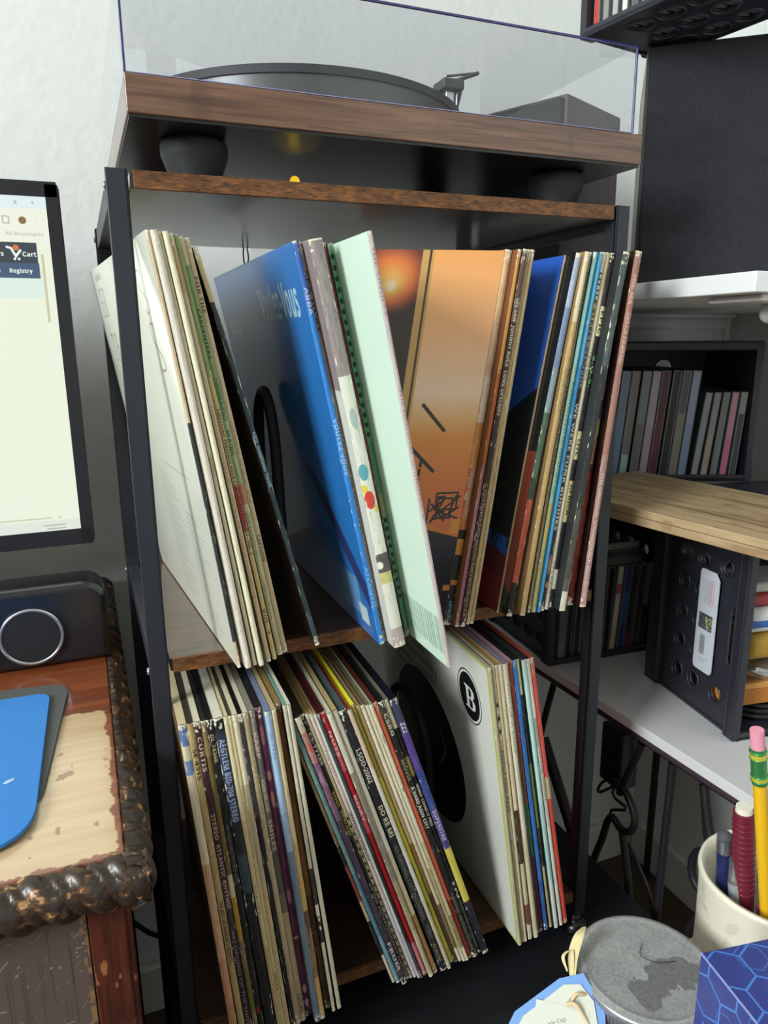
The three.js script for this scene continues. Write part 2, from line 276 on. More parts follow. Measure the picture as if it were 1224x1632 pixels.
    g.fillStyle = '#101214'; g.beginPath(); g.ellipse(650, 130, 52, 62, 0, 0, 7); g.fill(); g.fillStyle = '#e4e5dd'; g.font = 'bold 86px serif'; g.fillText('B', 624, 134); g.strokeStyle = '#101214'; g.lineWidth = 3; g.beginPath(); g.ellipse(650, 130, 60, 70, 0, 0, 7); g.stroke();
  }),
  pinkGrey: blank(512, 512, (g, w, h) => { g.fillStyle = '#9d8c8e'; g.fillRect(0, 0, w, h); g.fillStyle = '#e5e4d8'; g.beginPath(); g.moveTo(0, 150); g.lineTo(w, 170); g.lineTo(w, 512); g.lineTo(0, 512); g.closePath(); g.fill(); }),
};
const up = 'in the upper left leaning stack', mid = 'in the middle stack of the upper shelf', vee = 'in the narrow stack right of the orange cover', ur = 'in the upper right stack', ll = 'in the lower left stack', lm = 'in the lower middle stack', lr = 'in the lower right stack';
const DEFS = {
  A1: { art: art.script, c: '#e2e4d6', s: [[0, '#cdb896'], [0.4, '#2b2d30'], [0.93, '#cdb896']], w: 0.7, lab: 'off-white record cover with tall thin capitals, leftmost on the upper shelf' },
  A2: { c: '#dcd6c8', s: '#d6cec2', w: 0.25, lab: 'wide plain white spine right beside the thin capitals cover' },
  A3: { c: '#d8cdb0', s: '#d5cdb4', w: 0.6, d: [[0.5, 0.5, 0.05, 0.7, '#b5a383']], lab: 'narrow cream spine with a rubbed patch at mid height, third from left up top' },
  A4: { c: '#e0d9bc', s: '#e3dcc0', w: 0.3, lab: 'plain pale yellow spine, fourth from left on the upper shelf' },
  A5: { c: '#cdb58e', s: [[0, '#c59f78'], [0.12, '#cbb492']], t: [[0.36, 0.83, 'FIRESTONE PRESENTS YOUR CHRISTMAS FAVORITES', '#b8793e', '15px serif']], w: 0.7, lab: 'tan spine with faded orange lettering ' + up },
  A6: { c: '#b9a86e', s: [[0, '#8c9a5e'], [0.3, '#c3ad74'], [0.55, '#b8483c'], [0.66, '#c3ad74']], t: [[0.37, 0.72, 'FIRESTONE PRESENTS YOUR CHRISTMAS FAVORITES - VOL. 3', '#1d1a14'], [0.86, 0.93, 'VOL. 3', '#3a2a1c']], w: 0.2, lab: 'olive spine with black holiday lettering and a red band ' + up },
  A7: { c: '#b9c4a0', s: [[0, '#c8bd98'], [0.06, '#7f9c68'], [0.36, '#9db086'], [0.55, '#c07a62'], [0.6, '#c7bd98']], t: [[0.15, 0.26, 'CARPENTERS', '#243a22'], [0.3, 0.4, 'CHRISTMAS PORTRAIT', '#2b4a2c'], [0.42, 0.48, 'AN A-TRIO', '#1e3a30'], [0.62, 0.74, 'A&M RECORDS INC.', '#5b6a60', '15px sans-serif'], [0.8, 0.9, 'PRINTED IN U.S.A.', '#6a6a58', '15px sans-serif']], w: 0.4, lab: 'green and cream spine with small dark capitals ' + up },
  A8: { c: '#c4aa80', s: '#c9b28a', t: [[0.08, 0.16, 'FOR THE', '#5a3c2a'], [0.4, 0.6, 'THE SOUND OF MUSIC MEN', '#7a5a3c', '15px serif'], [0.68, 0.75, 'CAPTION', '#5a4632']], w: 0.4, lab: 'tan spine with brown lettering, last of the cream run ' + up },
  A9: { c: '#3a2b22', e: '#d7c8a4', s: [[0, '#cdb98c'], [0.12, '#26353a'], [0.9, '#3b4a55']], t: [[0.42, 0.56, 'NEIL DIAMOND TOUR', '#8fb4c4']], w: 1, lab: 'dark brown cover with a scuffed black spine, alone beside the wire loop' },
  B1: { art: art.blue, rough: 0.28, c: '#2f7fcf', e: '#c9d4da', s: [[0, '#3c6ab8'], [0.15, '#2f7fcf'], [1, '#2f7fcf']], t: [[0.1, 0.16, 'ABBA', '#b9c6e6'], [0.4, 0.54, 'VOULEZ-VOUS', '#9fc8ee'], [0.78, 0.9, 'ATLANTIC', '#8fc0ee', '15px sans-serif']], w: 0.25, lab: 'blue record cover with a pale title near its top' },
  B2: { c: '#9d8c74', e: '#cfc4a6', s: '#a89880', t: [[0.06, 0.2, 'SEA HEAT', '#231c18'], [0.4, 0.7, 'COLLECTION OF THE YEARS', '#2d2620', '15px sans-serif'], [0.9, 0.98, 'MERCURY', '#2a221c']], w: 0.3, lab: 'thin tan spine with black lettering tucked behind the blue cover' },
  B3: { art: art.pinkGrey, c: '#d9d7ca', e: '#c9c0b0', s: [[0, '#94898a'], [0.3, '#dcdccf'], [0.74, '#5b4f52'], [0.79, '#c9c27c'], [0.82, '#dfdcd0'], [0.945, '#b7a6a8']], d: [[0.4, 0.5, 0.05, 0.5, '#a9b9b8'], [0.53, 0.6, 0.04, 0.7, '#5f9fae'], [0.575, 0.8, 0.03, 0.5, '#e0c34a'], [0.6, 0.55, 0.045, 0.75, '#cc4338'], [0.625, 0.2, 0.02, 0.3, '#e0c34a'], [0.77, 0.8, 0.02, 0.5, '#e8e4d4']], w: 0.4, lab: 'thick white spine with a red tomato-like dot ' + mid },
  B4: { c: '#3b1e24', e: '#5d3236', s: [[0, '#6e2733'], [0.35, '#7c3038'], [0.6, '#5a2730'], [0.72, '#39262a']], w: 0.3, lab: 'plain maroon spine between the white and green spines' },
  B5: { c: '#2c4a38', e: '#c3c7a8', s: [[0, '#5f9b76'], [0.6, '#a3a878'], [0.66, '#5f9b76']], d: [...Array(18)].map((_, i) => [0.03 + i * 0.0245, 0.55, 0.013, 0.55, '#12332a']).concat([...Array(10)].map((_, i) => [0.67 + i * 0.0235, 0.55, 0.012, 0.55, '#12332a'])), t: [[0.47, 0.57, 'HERITAGE', '#3f7a5a', '14px sans-serif']], w: 0.15, lab: 'green spine with a row of dark dots ' + mid },
  B6: { art: art.mint, rough: 0.5, c: '#cfe6d6', e: '#dfe8e0', s: '#c9b7b8', t: [[0.03, 0.17, 'THE SINGLES', '#6f5f64', '14px sans-serif'], [0.32, 0.62, 'THE ORIGINAL SOUNDTRACK', '#8d767c', '14px sans-serif']], w: 0.05, lab: 'pale mint green cover with a barcode, pulled out furthest' },
  C2: { c: '#8f5a3a', e: '#d8caa6', s: [[0, '#c9914a'], [0.3, '#b0582f'], [0.55, '#a3615c'], [0.62, '#b0707c']], t: [[0.78, 0.94, 'CARNIVAL', '#6d3346', '14px sans-serif']], w: 0.5, lab: 'orange brown spine turning pink, just right of the orange cover' },
  C3: { c: '#241715', e: '#d8ceb4', s: [[0, '#5d4743'], [0.18, '#2e1c1a'], [0.6, '#3a241e']], t: [[0.12, 0.42, 'SEE SAW  JOHNNY ROCK  COME UPSTAIRS', '#cbbfa8'], [0.6, 0.97, '2. THIS MARCH BACK AROUND AND FRITZED IN U.S.A', '#c8b79a', '15px serif']], w: 0.45, lab: 'dark brown spine with long pale lettering ' + vee },
  C4: { c: '#b79a68', s: '#bd9f6e', w: 0.4, lab: 'first of two plain tan spines ' + vee },
  C5: { c: '#a2916c', e: '#d6ccae', s: '#b3a078', w: 0.6, lab: 'greyish tan spine at the outer edge of the narrow stack' },
  D1: { art: art.nightBlue, rough: 0.3, c: '#2b3c58', e: '#7f97cc', s: '#b79f7a', w: 0.1, lab: 'thin blue cover with dark hills, leftmost ' + ur },
  D2: { art: art.redFoot, c: '#17191c', e: '#c9cdd6', s: [[0, '#a9b6cc'], [0.14, '#7f93b4'], [0.3, '#8aa1ac'], [0.42, '#4d6a58'], [0.6, '#33453a'], [0.66, '#b9553c'], [0.9, '#17181a']], t: [[0.72, 0.88, 'TOMORROW ONE', '#8a3a2c', '14px sans-serif']], w: 0.55, lab: 'spine running from pale blue through green to orange ' + ur },
  D3: { c: '#a8875e', e: '#e4dcbe', s: [[0, '#ddd2ae'], [0.18, '#c8aa72']], t: [[0.3, 0.42, 'ALL-TIME FAVORITES', '#7a6540', '14px serif']], w: 0.4, lab: 'broad cream spine ageing to tan ' + ur },
  D4: { c: '#8a7550', e: '#cfc6a6', s: '#a48a60', t: [[0.05, 0.2, 'BIRD ON A WING', '#3a3020'], [0.3, 0.6, 'SOMEWHERE IN BEIGE', '#4a3c28']], w: 0.5, lab: 'narrow olive tan spine squeezed before the aqua one ' + ur },
  D5: { c: '#3f8f95', e: '#a8cfc8', s: [[0, '#8fc4bf'], [0.3, '#9ab8a0'], [0.68, '#b5a765']], t: [[0.34, 0.66, 'ENCHANTED IN MEMORY OF', '#3c6f68', '14px serif']], w: 0.3, lab: 'aqua spine fading to mustard ' + ur },
  D6: { c: '#2b77a2', e: '#7fb6cf', s: [[0, '#4f9cc0'], [0.3, '#2f7fb0'], [0.6, '#3f9cd6']], w: 0.1, lab: 'bright plain blue spine ' + ur },
  D7: { c: '#2a2830', e: '#e0e0da', s: [[0, '#c9d2de'], [0.12, '#b9a860'], [0.2, '#8d93a4'], [0.36, '#2b2a31']], t: [[0.05, 0.4, 'LITTLE STREET SYMPHONY', '#22222a'], [0.4, 0.76, 'WE WERE FUNK BUDDIES', '#dfd8c4']], d: [[0.86, 0.5, 0.06, 0.6, '#b0775a'], [0.92, 0.4, 0.02, 0.5, '#c98a62']], w: 0.9, lab: 'mottled black and white spine with bold pale words ' + ur },
  D8: { c: '#cfc6aa', e: '#e6dfc8', s: [[0, '#d8c894'], [0.1, '#ded6bc'], [0.7, '#d5d2c4']], t: [[0.26, 0.34, 'T BONE WALK', '#4a4638', '14px sans-serif'], [0.85, 0.95, 'STEREO', '#8a8678', '14px sans-serif']], w: 0.25, lab: 'clean cream white spine among dark ones ' + ur },
  D9: { c: '#1b1a1d', e: '#d8d2bc', s: [[0, '#2b2530'], [0.14, '#d8d6a4'], [0.22, '#19191c'], [0.48, '#c8c088'], [0.56, '#1b1a1c'], [0.62, '#c8bf84'], [0.74, '#1a1a1d'], [0.88, '#d4d0c2'], [0.94, '#1b1b1e']], t: [[0.15, 0.215, 'EPIC', '#1b1b1b'], [0.27, 0.36, 'S.O.S.', '#6fae6a'], [0.5, 0.55, 'LIVE', '#1b1b1b'], [0.63, 0.72, 'AFRICA', '#2a2416']], w: 0.2, lab: 'black spine with yellow and green lettering blocks ' + ur },
  D10: { c: '#34383a', e: '#e0dcc8', s: [[0, '#4a5658'], [0.3, '#2a2d30'], [0.6, '#2f3230'], [0.7, '#4b4c44'], [0.9, '#5a5a54'], [0.94, '#dedbd0']], w: 0.75, lab: 'charcoal spine with a torn white lower corner ' + ur },
  D11: { c: '#2a1210', e: '#e2dcc6', s: [[0, '#dcd6c0'], [0.1, '#c9c48a'], [0.22, '#3c4450'], [0.45, '#b8b06a'], [0.5, '#5c2a24'], [0.6, '#8a2a22'], [0.85, '#7a1f1a']], t: [[0.12, 0.22, 'QUARTER', '#5c5a3a'], [0.3, 0.4, 'MOONSHINE', '#b8b8b0'], [0.5, 0.58, 'WINGMEN', '#e0a890']], w: 1, lab: 'dark red spine with heavily frayed white edge ' + ur },
  D12: { c: '#2b1513', e: '#e6dcc6', s: [[0, '#a5776c'], [0.55, '#a9837e'], [0.8, '#b58f8c']], t: [[0.06, 0.14, 'SHE MA', '#e2c9b8', '15px serif'], [0.16, 0.3, 'DELLA FRANTIC', '#e2c9b8', '15px serif'], [0.6, 0.98, 'THE ORIGINAL SOUND TRACK RECORDING', '#e2c9c4', '15px serif']], w: 0.5, lab: 'dusty pink brown spine, outermost on the upper right' },
  E1: { c: '#8a6f52', e: '#c9bc98', s: [[0, '#5f79ae'], [0.06, '#d8cdb0'], [0.1, '#6f87b4'], [0.14, '#dacbae'], [0.4, '#cda27e'], [0.7, '#c98f70'], [0.85, '#b98a64']], w: 0.7, lab: 'thick peach spine with a blue printed top, leftmost on the lower shelf' },
  E2: { c: '#a58c60', e: '#3b342c', s: '#b09868', t: [[0.07, 0.16, 'SE 4315', '#2d2416'], [0.52, 0.72, "THE BEST OF HERMAN'S HERMITS", '#1f1810']], w: 0.1, lab: 'tan spine with small black serial number ' + ll },
  E3: { c: '#241820', e: '#d4cdb8', s: [[0, '#3a2228'], [0.3, '#2a1c24'], [0.5, '#3b2d2c'], [0.62, '#241a22']], t: [[0.04, 0.14, 'CURTIS', '#c9b29a'], [0.26, 0.55, 'STEREO  ATLANTIC RHYTHM', '#b59a86'], [0.62, 0.95, 'RECORDING OF THE SHOW', '#b896a0', '15px sans-serif']], w: 0.5, lab: 'dark purple spine with worn pale lettering ' + ll },
  E4: { c: '#5d4d24', e: '#2a2724', s: [[0, '#8a7a4a'], [0.1, '#6d5a30'], [0.45, '#d2c49c'], [0.52, '#b08a30'], [0.66, '#8a6a50'], [0.75, '#6a6a34'], [0.9, '#7d6a48']], w: 0.4, lab: 'olive brown spine with a cream torn section ' + ll },
  E5: { c: '#17171b', e: '#17171a', s: '#17181c', t: [[0.04, 0.12, 'DL 74366', '#b8a678'], [0.3, 0.48, 'HE TOLD AND FILMED HITS', '#8a8676', '15px sans-serif']], d: [[0.9, 0.6, 0.03, 0.5, '#8a2a22']], w: 0.3, lab: 'black spine with yellowish catalogue number ' + ll },
  E6: { c: '#1c222e', e: '#e0dccc', s: [[0, '#1b1c22'], [0.04, '#2b3548'], [0.3, '#1d2028'], [0.4, '#3a4552'], [0.52, '#191b20']], t: [[0.06, 0.3, 'AEGTLEM BID-704 STEREO', '#a9b6da']], w: 0.6, lab: 'wide navy spine with pale blue capitals ' + ll },
  E7: { c: '#c4b284', e: '#d8cba0', s: [[0, '#ddd0a4'], [0.3, '#d0bd8c'], [0.7, '#c0a878']], t: [[0.5, 0.6, 'HI-FI', '#6f8a8a', '14px sans-serif']], w: 0.4, lab: 'bare cream spine directly right of the navy spine' },
  E8: { c: '#b8a67a', e: '#4a4438', s: '#cbb98c', t: [[0.2, 0.42, 'HIGH FIDELITY ORCHESTRA', '#5c4e34', '14px serif'], [0.8, 0.86, 'DECCA', '#4a3c28']], w: 0.5, lab: 'narrow cream spine with brown print, second right of the navy one' },
  E9: { c: '#9b8c68', e: '#dcd2b4', s: [[0, '#d9cfb4'], [0.2, '#b8a88c'], [0.5, '#c5b083']], w: 0.9, lab: 'cream spine with ragged edges before the black one ' + ll },
  E10: { c: '#1a191b', e: '#191817', s: [[0, '#3a3438'], [0.3, '#1d1b1e']], w: 0.9, lab: 'thin black spine with chipped edges ' + ll },
  E11: { c: '#a89880', e: '#dcd4ba', s: [[0, '#b3a380'], [0.5, '#bda98a'], [0.75, '#b39c80']], t: [[0.1, 0.3, 'MANTOVANI', '#8a7c5c', '14px serif']], w: 0.3, lab: 'tan grey spine left of the grey one ' + ll },
  E12: { c: '#6d655c', e: '#8d887c', s: [[0, '#8a8480'], [0.12, '#6c6462'], [0.34, '#5a534f'], [0.56, '#7a6a60'], [0.62, '#b39f7c']], t: [[0.06, 0.14, 'KAPP', '#d2b49a'], [0.2, 0.3, 'ROGER WILLIAMS', '#c9b49a'], [0.32, 0.42, 'SMILES', '#c9bca0'], [0.9, 0.97, 'SOCIAL', '#5a4a3a']], w: 0.1, lab: 'broad grey spine with pale small lettering ' + ll },
  E13: { c: '#3c2038', e: '#2a2628', s: [[0, '#6a3a4c'], [0.15, '#642c4c'], [0.5, '#5a2a48'], [0.9, '#4b2440']], d: [[0.08, 0.5, 0.06, 0.5, '#b0706c'], [0.2, 0.5, 0.03, 0.6, '#b87a70'], [0.27, 0.5, 0.05, 0.5, '#b87a70'], [0.58, 0.5, 0.05, 0.5, '#a8788c'], [0.72, 0.5, 0.01, 0.8, '#c98a80'], [0.9, 0.5, 0.03, 0.6, '#b08a94'], [0.95, 0.5, 0.03, 0.6, '#b08a94']], w: 0.2, lab: 'plum purple spine with pink patches ' + ll },
  E14: { c: '#6f7f95', e: '#7d8aa8', s: [[0, '#a3c0e2'], [0.3, '#9ab4d4'], [0.42, '#74859a'], [0.7, '#6d7f90']], t: [[0.06, 0.14, 'SL-7733', '#5f86b4', '15px sans-serif']], w: 0.1, lab: 'light blue spine ' + ll },
  E15: { c: '#8d6a40', e: '#c8b184', s: [[0, '#d8c49a'], [0.4, '#cfae78'], [0.5, '#c9a45c'], [0.62, '#6a4a34'], [0.7, '#8d7048'], [0.85, '#c9a060']], w: 1, lab: 'torn cream and yellow spine with splintered edge ' + ll },
  E16: { c: '#553a22', e: '#9a7c50', s: [[0, '#7d552c'], [0.3, '#8a6236'], [0.6, '#5b432e'], [0.9, '#4a3a2c']], w: 0.3, lab: 'brown spine beside the torn yellow one ' + ll },
  E17: { c: '#3a352c', e: '#7fa79a', s: [[0, '#d9d6c0'], [0.26, '#c9c5ae'], [0.5, '#3a352c'], [0.62, '#e2dccc'], [0.66, '#2b2628'], [0.75, '#d5cdb4']], d: [[0.67, 0.5, 0.015, 0.5, '#e8e2d2'], [0.7, 0.5, 0.015, 0.5, '#e8e2d2']], w: 0.7, lab: 'cream spine broken by a black dotted section ' + ll },
  E18: { c: '#3b3a33', e: '#e2e2cc', s: '#dad4bc', w: 0.3, lab: 'bare cream spine, rightmost ' + ll },
  F1: { c: '#2b2420', e: '#26221e', s: [[0, '#8a7250'], [0.45, '#3b2c26'], [0.52, '#94402e'], [0.66, '#c9b28a'], [0.74, '#2a2622'], [0.88, '#d8cfb8']], w: 0.5, lab: 'thin brown black and red spine, leftmost ' + lm },
  F2: { c: '#4f7f84', e: '#3f3a36', s: [[0, '#6f9a94'], [0.3, '#7fa8ac'], [0.55, '#5c8fa4'], [0.8, '#79a8bc']], w: 0.5, lab: 'grey teal spine with chipped edge ' + lm },
  F3: { c: '#3f2c3c', e: '#3b3430', s: [[0, '#c2b59a'], [0.05, '#b07a78'], [0.15, '#7f5a74'], [0.35, '#4a3a50'], [0.6, '#3a3440']], d: [[0.1, 0.4, 0.03, 0.5, '#c9584a'], [0.2, 0.5, 0.05, 0.5, '#a77a9a']], t: [[0.82, 0.94, 'FROM', '#c9c4c4']], w: 0.5, lab: 'mottled pink and purple spine ' + lm },
  F4: { c: '#1c1a1a', e: '#3a3426', s: [[0, '#2a2622'], [0.24, '#171616'], [0.4, '#201e1e']], t: [[0.06, 0.17, 'CS-17185', '#e0dccc'], [0.26, 0.42, 'SOUL ASYLUM', '#c9c24a'], [0.6, 0.97, 'OF THE ENTERTAINMENT SHOW', '#cfc8b4', '15px sans-serif']], w: 0.6, lab: 'black spine with white serial and yellow words ' + lm },
  F5: { c: '#a8946a', e: '#a08458', s: [[0, '#c6ba94'], [0.4, '#a89a74'], [0.6, '#8d8468']], d: [...Array(22)].map((_, i) => [0.36 + i * 0.028, 0.5, 0.012, 0.6, '#1f1c18']), w: 0.9, lab: 'speckled black and cream spine ' + lm },
  F6: { c: '#b89f80', e: '#a6865a', s: [[0, '#dcc6c0'], [0.3, '#d9c9c2'], [0.7, '#cfc8d0']], t: [[0.12, 0.24, 'THE STATUS', '#8a6a70', '15px sans-serif'], [0.34, 0.52, 'JEFFERSON STARSHIP', '#3a3234']], w: 0.2, lab: 'pinkish white spine with dark name ' + lm },
  F7: { c: '#cfd2cc', e: '#b09468', s: [[0, '#dfe2dc'], [0.8, '#c5c2cc']], w: 0.1, lab: 'very thin white spine left of the dark line before the red one' },
  F8: { c: '#23282c', e: '#4a2420', s: [[0, '#33434a'], [0.5, '#22262a'], [0.85, '#4a4652']], w: 0.15, lab: 'very thin dark slate spine just left of the red one' },
  F9: { c: '#7d1c20', e: '#4a1a1a', s: [[0, '#d2303a'], [0.09, '#e0606a'], [0.2, '#c9202c'], [0.3, '#dd5660'], [0.42, '#b81d26'], [0.86, '#d88088']], t: [[0.06, 0.15, 'NUTS', '#f0c9c4'], [0.28, 0.38, 'ROXY', '#f2d0cc']], w: 0.15, lab: 'bright red spine ' + lm },
  F10: { c: '#5b4f46', e: '#c9c5ae', s: [[0, '#d6d2c2'], [0.2, '#8f8678'], [0.6, '#a9997c'], [0.8, '#bdb08e']], w: 1, lab: 'frayed cream and brown spine right of the red one' },
  F11: { c: '#b7a888', e: '#b59f6c', s: [[0, '#ddd6c4'], [0.5, '#cfc09c'], [0.75, '#a87d48']], w: 0.3, lab: 'smooth cream spine left of the wide black one ' + lm },
  F12: { c: '#3f4a4c', e: '#4d585a', s: '#1d1f24', t: [[0.13, 0.25, 'LSOO-2002', '#c9c4b0'], [0.33, 0.45, 'DO RE MI', '#cfc9a8'], [0.47, 0.78, '- AN ORIGINAL CAST RECORDING', '#8d8a7c', '15px sans-serif'], [0.8, 0.86, 'STEREO', '#8d8a7c', '14px sans-serif'], [0.88, 0.96, 'ALBUM', '#b0a06a', '15px sans-serif']], w: 0.35, lab: 'wide black spine with spaced pale capitals ' + lm },
  F13: { c: '#8a3f22', e: '#a34f2a', s: [[0, '#d8bfae'], [0.2, '#d6d3c6'], [0.7, '#c6bfa8']], w: 0.15, lab: 'white spine between the wide black and yellow ones' },
  F14: { c: '#b9ae2c', e: '#e6e23c', s: [[0, '#b3a640'], [0.25, '#d9d054'], [0.45, '#e0dc40'], [0.62, '#c9d23c'], [0.8, '#e6dc58']], d: [[0.6, 0.9, 0.06, 0.4, '#4a8a6a'], [0.75, 0.95, 0.05, 0.35, '#3a6a8a']], w: 0.05, lab: 'yellow spine ' + lm },
  F15: { c: '#6a5236', e: '#8d7a58', s: [[0, '#bda378'], [0.5, '#8a6a3c'], [0.7, '#4a3a2c']], w: 0.15, lab: 'tan to dark brown spine right of the yellow one' },
  F16: { c: '#b8aa86', e: '#6e5d40', s: [[0, '#e2dac2'], [0.5, '#d0c2a0'], [0.75, '#7a6648'], [0.94, '#d5ccb0']], w: 0.3, lab: 'cream spine, second right of the yellow one' },
  F17: { c: '#b3a37c', e: '#77664a', s: [[0, '#ded4b8'], [0.6, '#b9a67c'], [0.94, '#d8ceb2']], w: 0.4, lab: 'narrow cream spine, third right of the yellow one' },
  F18: { c: '#b6a67e', e: '#8f9a80', s: [[0, '#e0d8bc'], [0.5, '#c9bb92'], [0.8, '#8f7f5a'], [0.94, '#d6cdb0']], d: [[0.12, 0.5, 0.04, 0.4, '#8fa58a'], [0.3, 0.4, 0.02, 0.4, '#8d8468']], w: 0.9, lab: 'worn cream spine touching the orange red one' },
  F19: { c: '#6a2a1c', e: '#5b2620', s: [[0, '#d8674a'], [0.5, '#cf5a3e'], [0.75, '#8a2f22']], w: 0.25, lab: 'orange red spine ' + lm },
  F20: { c: '#141416', e: '#17181a', s: [[0, '#3b3a34'], [0.1, '#1c1b1b'], [1, '#1c1b1b']], t: [[0.04, 0.12, 'CSRG', '#c9c4ac'], [0.2, 0.28, 'MOVIE', '#a09060'], [0.3, 0.46, 'A HARD RAIN CITY', '#e0dccc'], [0.72, 0.97, 'ORIGINAL MOTION PICTURE', '#9a968a', '15px sans-serif']], w: 0.4, lab: 'first of two black spines left of the purple one' },
  F21: { c: '#1b1a18', e: '#6d675a', s: [[0, '#cfc8a8'], [0.1, '#1c1b1b'], [0.2, '#8a8450'], [0.27, '#1b1a1a']], t: [[0.3, 0.46, "VENUS' COUNT IT FREE", '#e6e2d4'], [0.68, 0.76, 'IN', '#c9c4b4'], [0.76, 0.97, 'SOUND TRACK RECORDING', '#a09c90', '15px sans-serif']], w: 0.3, lab: 'second black spine, touching the purple one, with an olive band' },
  F22: { c: '#1a1a26', e: '#141520', s: [[0, '#3a3a5c'], [0.12, '#57408f'], [0.25, '#3c4a92'], [0.4, '#4a3a80'], [0.55, '#d8c95a'], [0.77, '#23222e']], t: [[0.08, 0.12, 'ZZZ', '#cfcbe0'], [0.4, 0.52, 'SUPERSTAR', '#c9c4dc']], w: 0.3, lab: 'purple and yellow spine, rightmost ' + lm },
  G1: { art: art.disc, rough: 0.45, c: '#dcddd4', e: '#b9ab92', s: '#c2b892', w: 0.7, lab: 'white cover with a black disc and round badge on the lower shelf' },
  G2: { c: '#a89a86', e: '#cbbfa4', s: [[0, '#c6bda0'], [0.6, '#b9a888'], [1, '#c9bda0']], d: [...Array(6)].map((_, i) => [0.13 + i * 0.022, 0.5, 0.015, 0.6, i % 2 ? '#efece0' : '#17181a']), t: [[0.28, 0.5, 'PORGY AND BESS', '#4d4436']], w: 0.6, lab: 'beige spine with black and white bead pattern ' + lr },
  G3: { c: '#b09f7c', e: '#a88a5c', s: [[0, '#cbb68c'], [0.5, '#cfc4a6']], w: 0.5, lab: 'narrow cream spine right of the beaded one' },
  G4: { c: '#c2b490', e: '#c9a27a', s: [[0, '#d9cdae'], [0.5, '#4a3428'], [0.7, '#d0c4a4'], [0.86, '#7a4a38'], [0.94, '#d5cab0']], w: 0.7, lab: 'cream spine with a dark brown strip lower down ' + lr },
  G5: { c: '#c9bea0', e: '#8d98ac', s: [[0, '#ddd6bc'], [0.6, '#d3c6a6']], t: [[0.06, 0.3, 'TWO OF A KIND', '#8f8a7a', '14px sans-serif']], w: 0.4, lab: 'smooth cream white spine left of the grey teal one ' + lr },
  G6: { c: '#4a5256', e: '#b48aa0', s: [[0, '#8a9a94'], [0.3, '#5f7378'], [0.6, '#5b5f66']], w: 0.2, lab: 'thin grey teal spine ' + lr },
  G7: { c: '#5a2a22', e: '#cfa2b4', s: [[0, '#a0463a'], [0.3, '#7d4a30'], [0.5, '#3f6a4a'], [0.7, '#5c2226']], w: 0.2, lab: 'brick red to maroon spine left of the blue one ' + lr },
  G8: { c: '#1e2f66', e: '#2a2b30', s: [[0, '#3f7fd0'], [0.4, '#3a74c6'], [0.8, '#3560ac']], t: [[0.18, 0.5, 'THE MANTOVANI TOUCH', '#1f3f86', '15px sans-serif']], w: 0.15, lab: 'vivid blue spine ' + lr },
  G9: { c: '#3b3626', e: '#24262a', s: [[0, '#cfc6a4'], [0.12, '#2a2c38'], [0.36, '#6d7a3c'], [0.6, '#3a3226'], [0.75, '#c0ad84']], w: 0.3, lab: 'dark and olive spine right of the blue one ' + lr },
  G11: { c: '#123a30', e: '#3a3f40', s: [[0, '#bfe3de'], [0.5, '#b0d6d6'], [0.8, '#d8dcd8']], w: 0.1, lab: 'pale aqua spine ' + lr },
  G12: { c: '#8a8a80', e: '#3a2c38', s: [[0, '#d6d6c6'], [0.2, '#a8aea0'], [0.3, '#c9c6bc'], [0.6, '#dcdad2']], t: [[0.2, 0.5, 'SYMPHONY FOR GLENN', '#7a7a70', '14px sans-serif']], w: 0.2, lab: 'grey white spine left of the red one ' + lr },
  G13: { c: '#c24a3e', e: '#c85a48', s: [[0, '#cf7a62'], [0.06, '#d8564e'], [0.42, '#cdb88e'], [0.5, '#d24a3c']], w: 0.25, lab: 'coral red spine, outermost on the lower right' },
};
